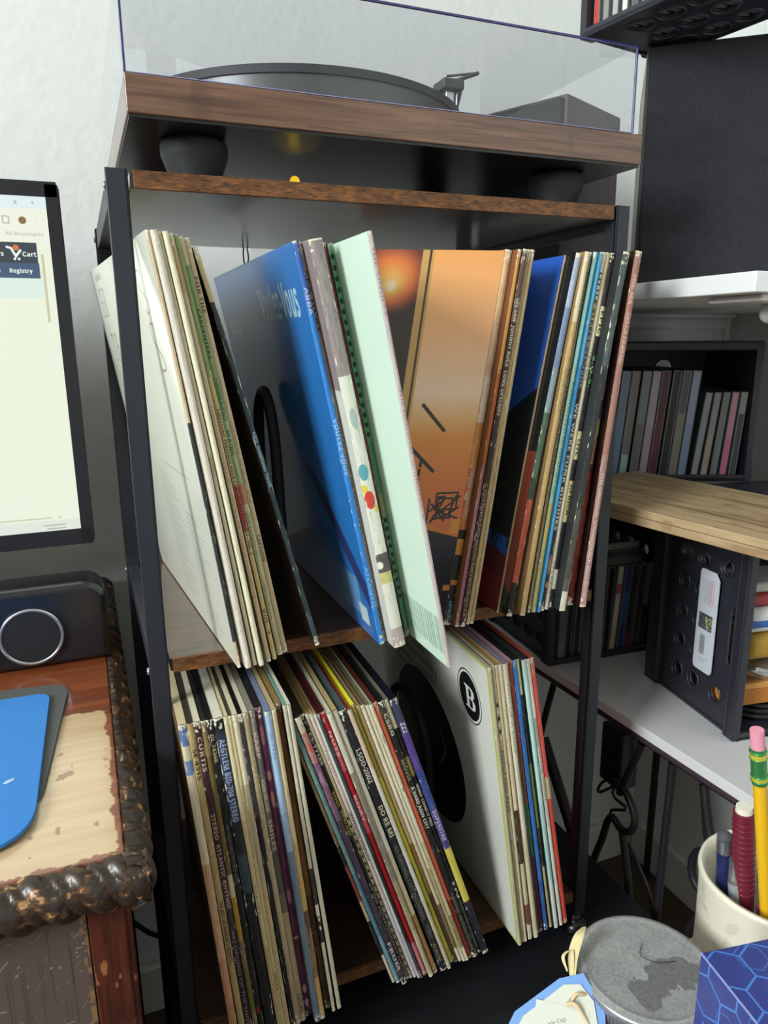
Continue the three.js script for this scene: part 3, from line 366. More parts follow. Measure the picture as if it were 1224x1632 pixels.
// id: foot x, top x, thickness, front z (millimetres)
const PLACES = {
  A: [YM, 0.94, 'A1:48.2,6.1,2.4,37.4 A2:54.6,10.1,4.4,40.7 A3:60.1,13.5,2.5,37.9 A4:64.6,16.9,3.5,40.8 A5:71.4,20.5,3.2,36.1 A6:76.6,23.8,3.2,33.7 A7:82.5,27.5,3.8,27.1 A8:87.3,31.7,4.2,23.5 A9:115.0,36.2,3.6,21.5', 'records in the upper left stack'],
  B: [YM, 0.69, 'B1:163.8,102.2,4.6,40.0 B2:168.0,106.3,3.2,35.6 B3:174.9,113.1,10.1,51.3 B4:185.0,123.2,5.0,35.2 B5:190.0,129.8,4.4,32.6 B6:194.5,133.9,3.1,99.6', 'records in the upper middle stack'],
  C: [YM, 0, 'C1:231.0,282.3,7.4,25.0 C2:236.6,287.9,3.5,32.4 C3:241.1,292.3,5.0,33.8 C4:248.0,297.3,3.1,31.2 C5:251.8,300.8,3.3,31.1', 'records in the upper narrow stack'],
  D: [YM, -1.45, 'D1:286.3,342.3,2.2,17.4 D2:290.7,346.7,6.1,29.7 D3:302.6,352.8,5.2,32.8 D4:312.0,358.8,2.8,28.6 D5:316.2,363.1,4.4,29.9 D6:320.4,367.2,3.1,32.1 D7:324.8,371.5,4.8,30.0 D8:330.2,376.8,4.8,28.7 D9:335.4,382.1,4.9,28.3 D10:341.4,388.1,6.7,37.8 D11:357.0,394.4,6.4,28.1 D12:364.8,401.6,7.0,36.8', 'records in the upper right stack'],
  E: [YB, 0, 'E1:27.5,3.6,6.2,34.0 E2:34.3,9.3,5.0,34.0 E3:40.1,14.3,5.4,34.0 E4:45.7,19.1,3.8,34.0 E5:50.4,23.7,4.9,34.0 E6:58.6,30.2,7.8,34.0 E7:65.9,36.1,3.6,34.0 E8:69.2,39.5,2.7,34.0 E9:72.8,43.1,4.2,34.0 E10:78.3,47.2,3.5,34.0 E11:82.3,51.2,4.1,33.8 E12:87.2,56.1,5.3,32.1 E13:93.3,62.1,5.9,29.1 E14:99.0,67.8,5.1,38.1 E15:103.9,72.7,4.3,37.2 E16:111.3,78.3,4.8,28.5 E17:115.4,82.4,2.9,34.1 E18:120.9,85.8,3.6,33.4', 'records in the lower left stack'],
  F: [YB, 0, 'F1:177.4,80.3,2.9,27.5 F2:181.3,84.1,4.0,29.5 F3:186.2,89.1,5.1,33.0 F4:190.9,93.8,4.0,29.2 F5:194.5,97.4,2.8,29.4 F6:198.4,100.7,3.4,30.2 F7:201.4,103.7,2.2,32.4 F8:203.8,106.1,2.2,33.2 F9:208.2,109.8,4.8,31.3 F10:213.0,114.6,4.4,35.7 F11:218.2,119.6,5.4,33.2 F12:227.5,126.2,7.3,33.7 F13:233.2,131.9,3.7,34.5 F14:238.6,136.3,4.7,28.5 F15:243.0,140.8,3.8,29.6 F16:246.9,144.7,3.6,30.7 F17:250.4,148.2,2.9,32.3 F18:253.7,151.4,3.2,32.6 F19:257.8,155.5,4.6,30.7 F20:263.0,160.7,5.4,31.6 F21:268.3,166.0,4.8,29.6 F22:274.4,172.1,7.0,32.0', 'records in the lower middle stack'],
  G: [YB, 0, 'G1:311.4,267.4,3.4,37.0 G2:316.4,272.4,3.0,34.6 G3:319.5,275.5,2.8,35.2 G4:325.3,279.4,4.7,34.3 G5:332.0,284.3,4.7,35.0 G6:337.7,288.3,3.1,30.3 G7:341.3,292.0,3.8,30.3 G8:347.2,296.7,4.8,30.4 G9:353.5,301.1,3.1,29.6 G11:358.1,305.3,4.8,32.7 G12:364.7,309.9,4.0,31.9 G13:370.7,314.6,5.1,30.7', 'records in the lower right stack'],
};
const FAN = { A: (i) => [-0.023 * (1 - i / 8), -0.028 * (1 - i / 8)], D: () => [0, 0.004], E: () => [0.003, 0.006], F: () => [0, 0.012], G: () => [0.004, 0.016] };
for (const [k, [ys, bow, list, grp]] of Object.entries(PLACES)) list.split(' ').forEach((row, i) => {
  const [id, v] = row.split(':'), [xb, xt, th, z] = v.split(',').map((q) => q / 1000), [tb, tt] = FAN[k] ? FAN[k](i) : [0, 0];
  if (id === 'C1') return;
  buildRecord({ ...DEFS[id], grp }, xb, xt, th, z, ys, bow / 1000, tb, tt);
});
// the orange gatefold: its front panel has swung open and curls back along the mint cover
{
  const def = { c: '#b9713f', e: '#e0cfa6', s: [[0, '#d9b48a'], [0.18, '#c9a48c'], [0.32, '#d8bfae'], [0.44, '#c9854a'], [0.56, '#c06a40'], [0.73, '#1a1512'], [0.755, '#c98038'], [0.8, '#17181a'], [0.87, '#c07a3c'], [0.885, '#1b1c1e']], t: [[0.56, 0.7, 'PYRAMID ADVENTURES', '#b8b4a4'], [0.93, 0.99, 'LAPWING', '#5fa0c0']], w: 0.4, grp: 'records in the upper narrow stack', lab: 'orange desert cover standing open in the gap beside the mint cover' };
  const xb = 0.2310, xt = 0.2823, th = 0.0066, z = 0.025, o = buildRecord(def, xb, xt, th, z, YM, 0, 0, 0.0);
  const tex = blank(1024, 1024, (g, w, h) => {          // u: 0 at the spine, v: up
    const px = (m) => m / 0.314 * w, sky = g.createLinearGradient(0, 0, 0, h);
    [[0, '#e8a25e'], [0.2, '#eab07e'], [0.36, '#eccdb4'], [0.42, '#e3b27c'], [0.48, '#d98a3c'], [0.62, '#cf7036'], [1, '#b9562c']].forEach(([a, c]) => sky.addColorStop(a, c)); g.fillStyle = sky; g.fillRect(0, 0, w, h);
    // far panel: night sky with a glowing sun
    g.fillStyle = '#2a1c1c'; g.fillRect(px(0.066), 0, w, h);
    const sun = g.createRadialGradient(px(0.088), 92, 6, px(0.088), 60, 105); [[0, '#f4e6c8'], [0.15, '#f0b45c'], [0.5, '#cf6a34'], [0.8, '#6a2f24'], [1, '#2a1c1c']].forEach(([a, c]) => sun.addColorStop(a, c)); g.fillStyle = sun; g.fillRect(px(0.066), 0, px(0.05), 300);
    g.fillStyle = '#3a3b42'; g.fillRect(px(0.107), 0, w, h);
    g.fillStyle = '#c59a5c'; g.fillRect(px(0.0565), 0, px(0.0095), h); g.fillStyle = '#3a2414'; g.fillRect(px(0.0585), 0, px(0.0018), h * 0.75);
    g.strokeStyle = '#1b1310'; g.lineWidth = 9; for (const [a, b, c, d] of [[0.048, 395, 0.026, 470], [0.056, 500, 0.030, 580]]) { g.beginPath(); g.moveTo(px(a), b); g.lineTo(px(c), d); g.stroke(); }
    g.lineWidth = 8; g.setLineDash([20, 5]); g.beginPath(); g.moveTo(px(0.042), 545); g.lineTo(px(0.044), 700); g.stroke(); g.setLineDash([]);
    g.fillStyle = '#120f0f'; g.beginPath(); g.moveTo(px(0.09), 660); g.lineTo(px(0.05), 715); g.lineTo(0, 765); g.lineTo(0, h); g.lineTo(w, h); g.lineTo(w, 700); g.closePath(); g.fill();
    g.strokeStyle = '#c8772e'; g.lineWidth = 12; g.beginPath(); g.moveTo(px(0.06), 700); g.lineTo(px(0.025), 738); g.lineTo(0, 762); g.stroke(); g.fillStyle = '#d08a3a'; g.fillRect(0, 715, px(0.008), 40);
    g.strokeStyle = '#15100e'; g.lineWidth = 5; g.strokeRect(px(0.006), 640, px(0.018), 46); g.strokeRect(px(0.010), 655, px(0.012), 55); for (let i = 0; i < 12; i++) { g.beginPath(); g.moveTo(px(rr(0.002, 0.03)), rr(645, 725)); g.lineTo(px(rr(0.002, 0.03)), rr(645, 725)); g.stroke(); }
    g.fillStyle = '#c07a3c'; g.fillRect(0, 905, px(0.006), 16);
  });
  const NU = 40, NV = 16, P3 = [], U = [], I = [], sd = [[], []];
  const line = (s) => { // polyline of the panel at height fraction s: front run towards the mint cover, then back along it
    const x0 = (xt - xb) * s - th / 2 - 0.0004, gap = (xb + x0) - (0.1945 + (0.1339 - 0.1945) * s + 0.0016 + 0.004), run = Math.max(0.006, gap * 0.93), sl = 0.22;
    return (t) => { const d = t * 0.31, R = Math.min(0.012, run * 0.5), a = run - R, arc = R * 1.35; // straight, bend, straight back
      if (d < a) return [x0 - d * Math.cos(sl), -d * Math.sin(sl)];
      const e = Math.min(1, (d - a) / arc), ang = sl + e * (Math.PI / 2 - sl), bx = x0 - a * Math.cos(sl) - R * (Math.sin(ang) - Math.sin(sl)) , bz = -a * Math.sin(sl) - R * (Math.cos(sl) - Math.cos(ang));
      return e < 1 ? [bx, bz] : [bx + 0.004 * ((d - a - arc) / 0.3), bz - (d - a - arc)]; };
  };
  for (let j = 0; j <= NV; j++) { const s = j / NV, f = line(s), ct = Math.cos(Math.asin((xt - xb) / 0.309)); for (let i = 0; i <= NU; i++) { const t = (i / NU) ** 1.5, [x, zz] = f(t); P3.push(x, 0.0012 + 0.3128 * s * ct, zz); U.push(t * 0.31 / 0.314, s); } }
  for (let j = 0; j < NV; j++) for (let i = 0; i < NU; i++) { const a = j * (NU + 1) + i; I.push(a, a + NU + 1, a + 1, a + 1, a + NU + 1, a + NU + 2); }
  const front = new THREE.BufferGeometry(); front.setAttribute('position', new THREE.Float32BufferAttribute(P3, 3)); front.setAttribute('uv', new THREE.Float32BufferAttribute(U, 2)); front.setIndex(I); front.computeVertexNormals();
  // give the board its thickness: a second skin 0.9 mm behind and a rim
  const n = front.attributes.normal, B = P3.map((v, q) => v - n.array[q] * 0.0009), rim = [], N = NU + 1;
  const loop = []; for (let i = 0; i <= NU; i++) loop.push(i); for (let j = 1; j <= NV; j++) loop.push(j * N + NU); for (let i = NU - 1; i >= 0; i--) loop.push(NV * N + i); for (let j = NV - 1; j > 0; j--) loop.push(j * N);
  const back = new THREE.BufferGeometry(); const BI = []; for (let q = 0; q < I.length; q += 3) BI.push(I[q], I[q + 2], I[q + 1]);
  const total = B.length / 3, all = B.concat(P3); for (let q = 0; q < loop.length; q++) { const a = loop[q], b = loop[(q + 1) % loop.length]; BI.push(a, b, a + total, b, b + total, a + total); }
  back.setAttribute('position', new THREE.Float32BufferAttribute(all, 3)); back.setAttribute('uv', new THREE.Float32BufferAttribute(U.concat(U), 2)); back.setIndex(BI); back.computeVertexNormals();
  part(o, 'front_panel', front, coverMat(tex, 0.35), 'orange desert picture with dark ground'); part(o, 'panel_board', back, std(0xd8c8a4, 0.7));
}
// a white sleeve pushed back behind the orange one
buildRecord({ c: '#dcdbe2', e: '#eceae6', s: '#e2e0e6', w: 0.2, grp: 'records in the upper narrow stack', lab: 'plain white sleeve pushed back behind the orange cover' }, 0.2625, 0.3075, 0.004, -0.012, YM, 0, 0.004, 0.006, 0.26);
spineMat.map = (() => { const t = new THREE.CanvasTexture(atlas); t.colorSpace = THREE.SRGBColorSpace; t.anisotropy = 8; return t; })();
// ---------------------------------------------------------------- turntable on top of the rack
{
  const X0 = 0.0023, X1 = 0.4255, ZF = 0.005, ZB = -0.345, PY = 0.3856, PT = 0.4115, cx = (X0 + X1) / 2, cz = (ZF + ZB) / 2;
  const t = thing('turntable', 'walnut finished record player under a clear dust cover on the rack top', 'turntable', [cx, YT, cz]);
  const G = (g) => g.translate(-cx, -YT, -cz);
  part(t, 'plinth', G(rbox(X1 - X0, PT - PY - 0.002, ZF - ZB, 0.0012, cx, (PT + PY) / 2 + 0.001, cz)), walnut);
  part(t, 'base_plate', G(box(X1 - X0 - 0.003, 0.002, ZF - ZB - 0.003, cx, PY + 0.001, cz)), underLam, 'dark underside');
  for (const [x, z] of [[0.052, -0.045], [0.373, -0.045], [0.052, -0.3], [0.373, -0.3]])
    part(t, 'foot', G(new THREE.LatheGeometry([[0, 0], [0.016, 0], [0.0175, 0.0015], [0.0235, 0.018], [0.0245, 0.021], [0.0245, 0.0275], [0.0235, 0.0295], [0.021, 0.0312], [0, 0.0312]].map((a) => new THREE.Vector2(...a)), 40).translate(x, YT + 0.0003, z)), M.rubber);
  const px = 0.166, pz = -0.157;
  const plat = part(t, 'platter', G(new THREE.CylinderGeometry(0.1455, 0.1435, 0.019, 96).translate(px, PT + 0.0105, pz)), std(0x5a5c5e, 0.35, { metalness: 0.35 }));
  part(plat, 'mat', G(new THREE.CylinderGeometry(0.1485, 0.1475, 0.0055, 96).translate(px, PT + 0.0228, pz)), std(0x34363a, 0.6));
  part(plat, 'spindle', G(new THREE.CylinderGeometry(0.0035, 0.0035, 0.012, 16).translate(px, PT + 0.031, pz)), M.chrome);
  const arm = part(t, 'tonearm', G(merge([rod([0.292, 0.4555, -0.085], [0.372, 0.4555, -0.265], 0.0045), new THREE.CylinderGeometry(0.02, 0.022, 0.035, 32).translate(0.372, PT + 0.0175, -0.265), rbox(0.024, 0.024, 0.024, 0.004, 0.372, 0.4555, -0.265)])), M.grey);
  part(arm, 'headshell', G(merge([rbox(0.02, 0.0085, 0.022, 0.0015, 0.279, 0.4555, -0.076), rod([0.283, 0.4595, -0.071], [0.303, 0.4665, -0.066], 0.0016), rod([0.279, 0.4655, -0.08], [0.303, 0.4665, -0.066], 0.001)])), std(0x3c3f42, 0.5));
  part(arm, 'cartridge', G(merge([rbox(0.008, 0.012, 0.013, 0.001, 0.278, 0.446, -0.077), new THREE.CylinderGeometry(0.001, 0.001, 0.01, 8).translate(0.285, 0.446, -0.072)])), M.chrome);
  part(arm, 'counterweight', G(new THREE.CylinderGeometry(0.013, 0.013, 0.022, 28).rotateX(Math.PI / 2).rotateY(-0.42).translate(0.386, 0.4555, -0.296)), M.chrome);
  // dust cover: five clear panes and the bluish polished edges where they meet
  const lx0 = X0 + 0.0008, lx1 = 0.4148, lz0 = -0.335, lz1 = 0.0035, ly0 = PT + 0.0004, ly1 = 0.4775, th = 0.0028, lx = (lx0 + lx1) / 2, lz = (lz0 + lz1) / 2, lh = ly1 - ly0, ly = (ly0 + ly1) / 2;
  const clear = new THREE.MeshPhysicalMaterial({ color: 0xf6f7fa, roughness: 0.02, transmission: 1, thickness: 0, ior: 1.46 });
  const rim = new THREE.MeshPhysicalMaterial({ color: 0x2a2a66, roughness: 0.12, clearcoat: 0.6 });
  const cover = new THREE.Group(); cover.name = 'dust_cover'; t.add(cover);
  const pane = (w, h, rx, ry, x, y, z, n) => part(cover, n, G(new THREE.PlaneGeometry(w, h).rotateX(rx).rotateY(ry).translate(x, y, z)), clear);
  pane(lx1 - lx0, lh, 0, 0, lx, ly, lz1, 'front_pane'); pane(lx1 - lx0, lh, 0, Math.PI, lx, ly, lz0, 'rear_pane');
  pane(lz1 - lz0, lh, 0, -Math.PI / 2, lx0, ly, lz, 'side_pane'); pane(lz1 - lz0, lh, 0, Math.PI / 2, lx1, ly, lz, 'side_pane');
  pane(lx1 - lx0, lz1 - lz0, -Math.PI / 2, 0, lx, ly1, lz, 'top_pane');
  const e = 0.0019, bars = [];
  bars.push(rbox(lx1 - lx0 + e, e, e, 0.0006, lx, ly1, lz1)); for (const x of [lx0, lx1]) bars.push(rbox(e, lh, e, 0.0006, x, ly, lz1));
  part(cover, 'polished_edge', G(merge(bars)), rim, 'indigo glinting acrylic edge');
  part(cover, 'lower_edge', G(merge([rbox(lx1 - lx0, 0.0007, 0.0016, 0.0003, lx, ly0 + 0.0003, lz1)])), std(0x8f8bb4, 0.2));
  for (const x of [0.07, 0.35]) part(t, 'hinge', G(rbox(0.03, 0.03, 0.012, 0.002, x, PT + 0.006, ZB + 0.004)), M.black);
}
{ // small amber lamp between rack and turntable
  const l = thing('indicator_lamp', 'tiny glowing amber lamp in the dark gap under the turntable', 'lamp', [0.137, YT, -0.075]);
  part(l, 'socket', new THREE.CylinderGeometry(0.0055, 0.006, 0.006, 20).translate(0, 0.003, 0), M.black);
  part(l, 'bulb', new THREE.CapsuleGeometry(0.0042, 0.007, 6, 16).translate(0, 0.012, 0), std(0xf2d24a, 0.4, { emissive: 0xe0b828, emissiveIntensity: 1.0 }));
  const p = new THREE.PointLight(0xffd84a, 0.00012); p.position.set(0, 0.0135, 0.009); p.castShadow = true; l.add(p);
}
{ const c = thing('hanging_cord', 'thin dark red cord looping down behind the shelf top', 'cord', [0.144, 0.335, -0.315]); part(c, 'cord', tube([[0.002, 0.02, 0], [-0.002, 0.004, 0.002], [0.0, -0.012, 0.003], [0.0035, -0.002, 0.003], [0.001, 0.02, 0]], 0.0008, 30), std(0x4a2730, 0.7)); }

// ---------------------------------------------------------------- left: desk with rope edge, monitor, speaker, mouse pad
const DESK_Y = -0.0645;
{
  const d = thing('writing_desk', 'old mahogany desk with a carved rope edge and scuffed drawer front', 'desk', [-0.6, ROOM.y0, -0.14]);
  const G = (g) => g.translate(0.6, -ROOM.y0, 0.14);
  const x0 = -1.3, x1 = -0.0445, z0 = -0.45, z1 = 0.132, t = 0.026;
  const top = texture(1024, 512, (u, v) => {   // red brown grain with red rim; cream area is wear plus painted monitor reflection
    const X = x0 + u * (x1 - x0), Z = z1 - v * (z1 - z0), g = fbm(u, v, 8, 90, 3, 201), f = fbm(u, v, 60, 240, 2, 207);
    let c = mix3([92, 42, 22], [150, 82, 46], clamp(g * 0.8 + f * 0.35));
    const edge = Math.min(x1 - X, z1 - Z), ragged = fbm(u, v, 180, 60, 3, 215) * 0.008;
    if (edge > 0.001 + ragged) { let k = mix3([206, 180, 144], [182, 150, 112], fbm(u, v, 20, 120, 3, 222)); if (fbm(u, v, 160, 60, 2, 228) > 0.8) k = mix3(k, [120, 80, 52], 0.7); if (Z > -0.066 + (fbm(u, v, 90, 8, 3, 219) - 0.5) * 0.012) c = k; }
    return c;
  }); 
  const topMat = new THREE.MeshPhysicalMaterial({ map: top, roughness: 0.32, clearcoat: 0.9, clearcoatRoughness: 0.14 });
  const slab = rbox(x1 - x0, t, z1 - z0, 0.002, 0, 0, 0), p = slab.attributes.position, uv = slab.attributes.uv;
  for (let i = 0; i < p.count; i++) uv.setXY(i, (p.getX(i) + (x1 - x0) / 2) / (x1 - x0), ((z1 - z0) / 2 - p.getZ(i)) / (z1 - z0));
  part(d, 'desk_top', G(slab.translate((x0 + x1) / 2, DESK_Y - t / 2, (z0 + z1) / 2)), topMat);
  // twisted rope moulding: wide lobes with narrow beads between, half round
  const ropeTex = texture(512, 256, (u, v) => { const a = fbm(u, v, 24, 12, 4, 231), b = fbm(u, v, 60, 40, 2, 236); let c = mix3([40, 32, 28], [66, 50, 38], b); if (a > 0.62) c = mix3(c, [92, 64, 42], smooth(0.62, 0.66, a)); if (a > 0.73) c = mix3([150, 106, 66], [186, 150, 104], b); return c; });
  const ropeMat = std(0xffffff, 0.33, { map: ropeTex });
  const rope = (len, pitch, slant, put) => {
    const n = Math.round(len / 0.0016), m = 22, P3 = [], U = [], I = [];
    for (let i = 0; i <= n; i++) for (let j = 0; j <= m; j++) {
      const s = i / n * len, a = -Math.PI / 2 + (j / m) * Math.PI, ph = (((s / pitch + a / Math.PI * slant) % 1) + 1) % 1;
      const big = ph < 0.64 ? Math.sin(ph / 0.64 * Math.PI) ** 0.6 : 0.58 * Math.sin((ph - 0.64) / 0.36 * Math.PI) ** 0.6, r = 0.74 + 0.28 * big;
      P3.push(...put(s, Math.cos(a) * 0.0165 * r, Math.sin(a) * 0.0175 * r)); U.push(s * 6, j / m);
    }
    for (let i = 0; i < n; i++) for (let j = 0; j < m; j++) { const q = i * (m + 1) + j; I.push(q, q + 1, q + m + 1, q + 1, q + m + 2, q + m + 1); }
    const g = new THREE.BufferGeometry(); g.setAttribute('position', new THREE.Float32BufferAttribute(P3, 3)); g.setAttribute('uv', new THREE.Float32BufferAttribute(U, 2)); g.setIndex(I); g.computeVertexNormals(); return g;
  };
  const ym = DESK_Y - 0.0155;
  part(d, 'rope_moulding', G(rope(0.7, 0.0235, -1.0, (s, o, h) => [x1 + 0.012 - s, ym + h, z1 + o])), ropeMat);
  part(d, 'rope_moulding', G(rope(z1 - z0 + 0.012, 0.0255, 0.35, (s, o, h) => [x1 + o, ym + h, z1 + 0.012 - s])), ropeMat);
  part(d, 'rope_corner', G(new THREE.SphereGeometry(0.0152, 24, 16).scale(1, 1.1, 1).translate(x1 + 0.0015, ym, z1 + 0.0015)), ropeMat);
  const mahog = std(0xffffff, 0.4, { map: wood(512, 256, [52, 22, 16], [98, 46, 32], 40, 4, 241, (u, v, c) => (fbm(u, v, 40, 40, 2, 246) > 0.8 ? [150, 96, 56] : c)) }); mahog.map.repeat.set(6, 2);
  const H = DESK_Y - t - ROOM.y0, L1 = [[x1 - 0.012, 0.117], [x1 - 0.012, z0 + 0.03], [x0 + 0.03, 0.117], [x0 + 0.03, z0 + 0.03]];
  for (const [x, z] of L1) { const leg = part(d, 'leg', G(merge([rbox(0.022, H, 0.022, 0.0015, x - 0.003, ROOM.y0 + H / 2, z)])), mahog); part(leg, 'corner_bead', G(rbox(0.0062, H, 0.0062, 0.002, x + 0.0085, ROOM.y0 + H / 2, z + 0.0065)), mahog); }
  const scuffed = canvasTex(1024, 512, (g, w, h) => {  // grey base paints in reflected sheen; the scratches are wear
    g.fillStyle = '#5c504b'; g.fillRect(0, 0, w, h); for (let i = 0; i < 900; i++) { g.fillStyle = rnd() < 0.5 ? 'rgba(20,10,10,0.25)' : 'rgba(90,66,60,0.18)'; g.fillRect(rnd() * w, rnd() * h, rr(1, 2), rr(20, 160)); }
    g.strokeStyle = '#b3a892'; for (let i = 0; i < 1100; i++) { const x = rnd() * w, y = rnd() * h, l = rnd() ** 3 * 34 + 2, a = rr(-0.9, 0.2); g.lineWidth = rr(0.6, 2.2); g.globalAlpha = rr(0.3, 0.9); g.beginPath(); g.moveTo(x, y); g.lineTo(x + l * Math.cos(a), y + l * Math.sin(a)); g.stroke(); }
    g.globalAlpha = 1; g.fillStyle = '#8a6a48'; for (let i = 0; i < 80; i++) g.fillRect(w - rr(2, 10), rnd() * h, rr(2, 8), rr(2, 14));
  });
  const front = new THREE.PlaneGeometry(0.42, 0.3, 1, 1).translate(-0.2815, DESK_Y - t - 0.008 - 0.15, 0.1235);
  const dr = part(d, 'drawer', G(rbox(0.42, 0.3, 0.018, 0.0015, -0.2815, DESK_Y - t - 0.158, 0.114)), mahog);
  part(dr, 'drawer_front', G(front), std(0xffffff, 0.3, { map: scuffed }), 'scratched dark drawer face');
  part(d, 'apron', G(box(0.5, 0.33, 0.014, -0.33, DESK_Y - t - 0.165, 0.098)), M.black);
  part(d, 'side_panel', G(box(0.012, 0.7, 0.5, x1 - 0.03, DESK_Y - t - 0.36, -0.16)), mahog); part(d, 'drawer', G(rbox(0.42, 0.36, 0.018, 0.0015, -0.2815, DESK_Y - t - 0.49, 0.114)), mahog); part(d, 'added_cupboard_front', G(rbox(0.76, 0.69, 0.018, 0.0015, -0.88, DESK_Y - t - 0.35, 0.11)), mahog);  // unseen side panel, lower drawer and cupboard added to block window light
}
{
  const m = thing('mouse_pad', 'bright blue mouse pad with a ragged edge on the desk', 'mouse pad', [-0.19, DESK_Y, -0.02]);
  const shape = (pts, r) => { const s = new THREE.Shape(), n = pts.length; for (let i = 0; i < n; i++) { const [px, py] = pts[(i + n - 1) % n], [cx, cy] = pts[i], [nx, ny] = pts[(i + 1) % n], k = r[i], a = Math.hypot(px - cx, py - cy), b = Math.hypot(nx - cx, ny - cy), p1 = [cx + (px - cx) * k / a, cy + (py - cy) * k / a], p2 = [cx + (nx - cx) * k / b, cy + (ny - cy) * k / b]; if (i === 0) s.moveTo(...p1); else s.lineTo(...p1); s.quadraticCurveTo(cx, cy, ...p2); } s.closePath(); return s; };
  const flat = (s, h) => new THREE.ExtrudeGeometry(s, { depth: h, bevelEnabled: true, bevelSize: 0.0004, bevelThickness: 0.0004, bevelSegments: 1, curveSegments: 10 }).rotateX(-Math.PI / 2);
  part(m, 'backing', flat(shape([[-0.12, -0.09], [0.094, -0.09], [0.112, 0.108], [-0.12, 0.134]], [0.01, 0.03, 0.022, 0.01]), 0.0018).translate(0, 0.0004, 0), std(0x4c4f50, 0.9), 'grey foam backing');
  part(m, 'blue_surface', flat(shape([[-0.115, -0.118], [0.092, -0.126], [0.0962, 0.088], [-0.115, 0.094]], [0.012, 0.042, 0.014, 0.01]), 0.0022).translate(0, 0.0028, 0), std(0x2f78c4, 0.75, { bumpMap: orange_peel, bumpScale: 0.0002 }));
  part(m, 'dust_fleck', new THREE.SphereGeometry(0.0028, 10, 8).scale(1.6, 0.15, 0.7).rotateY(0.6).translate(0.074, 0.0056, 0.048), std(0x9fc0dc, 0.9));
}
{
  const s = thing('desk_speaker', 'low glossy black speaker with a silver ring, under the monitor', 'speaker', [-0.21, DESK_Y, -0.199]);
  const w = 0.328, h = 0.068, d = 0.054;
  const sh = new THREE.Shape(); sh.moveTo(-w / 2, 0); sh.lineTo(w / 2, 0); sh.lineTo(w / 2, h - 0.014); sh.quadraticCurveTo(w / 2, h, w / 2 - 0.014, h); sh.lineTo(-w / 2 + 0.014, h); sh.quadraticCurveTo(-w / 2, h, -w / 2, h - 0.014);
  part(s, 'cabinet', new THREE.ExtrudeGeometry(sh, { depth: d - 0.02, bevelEnabled: true, bevelSize: 0.006, bevelThickness: 0.009, bevelSegments: 5, curveSegments: 10 }).translate(0, 0.0065, -d / 2 + 0.008), std(0x191a20, 0.2));
  for (const x of [0.1015, -0.1015]) {
    part(s, 'silver_ring', new THREE.TorusGeometry(0.0268, 0.0017, 14, 64).translate(x, 0.0345, d / 2 - 0.001), M.chrome);
    part(s, 'driver', new THREE.CylinderGeometry(0.0255, 0.022, 0.004, 48).rotateX(Math.PI / 2).translate(x, 0.0345, d / 2 - 0.0025), std(0x15161c, 0.55));
  }
}
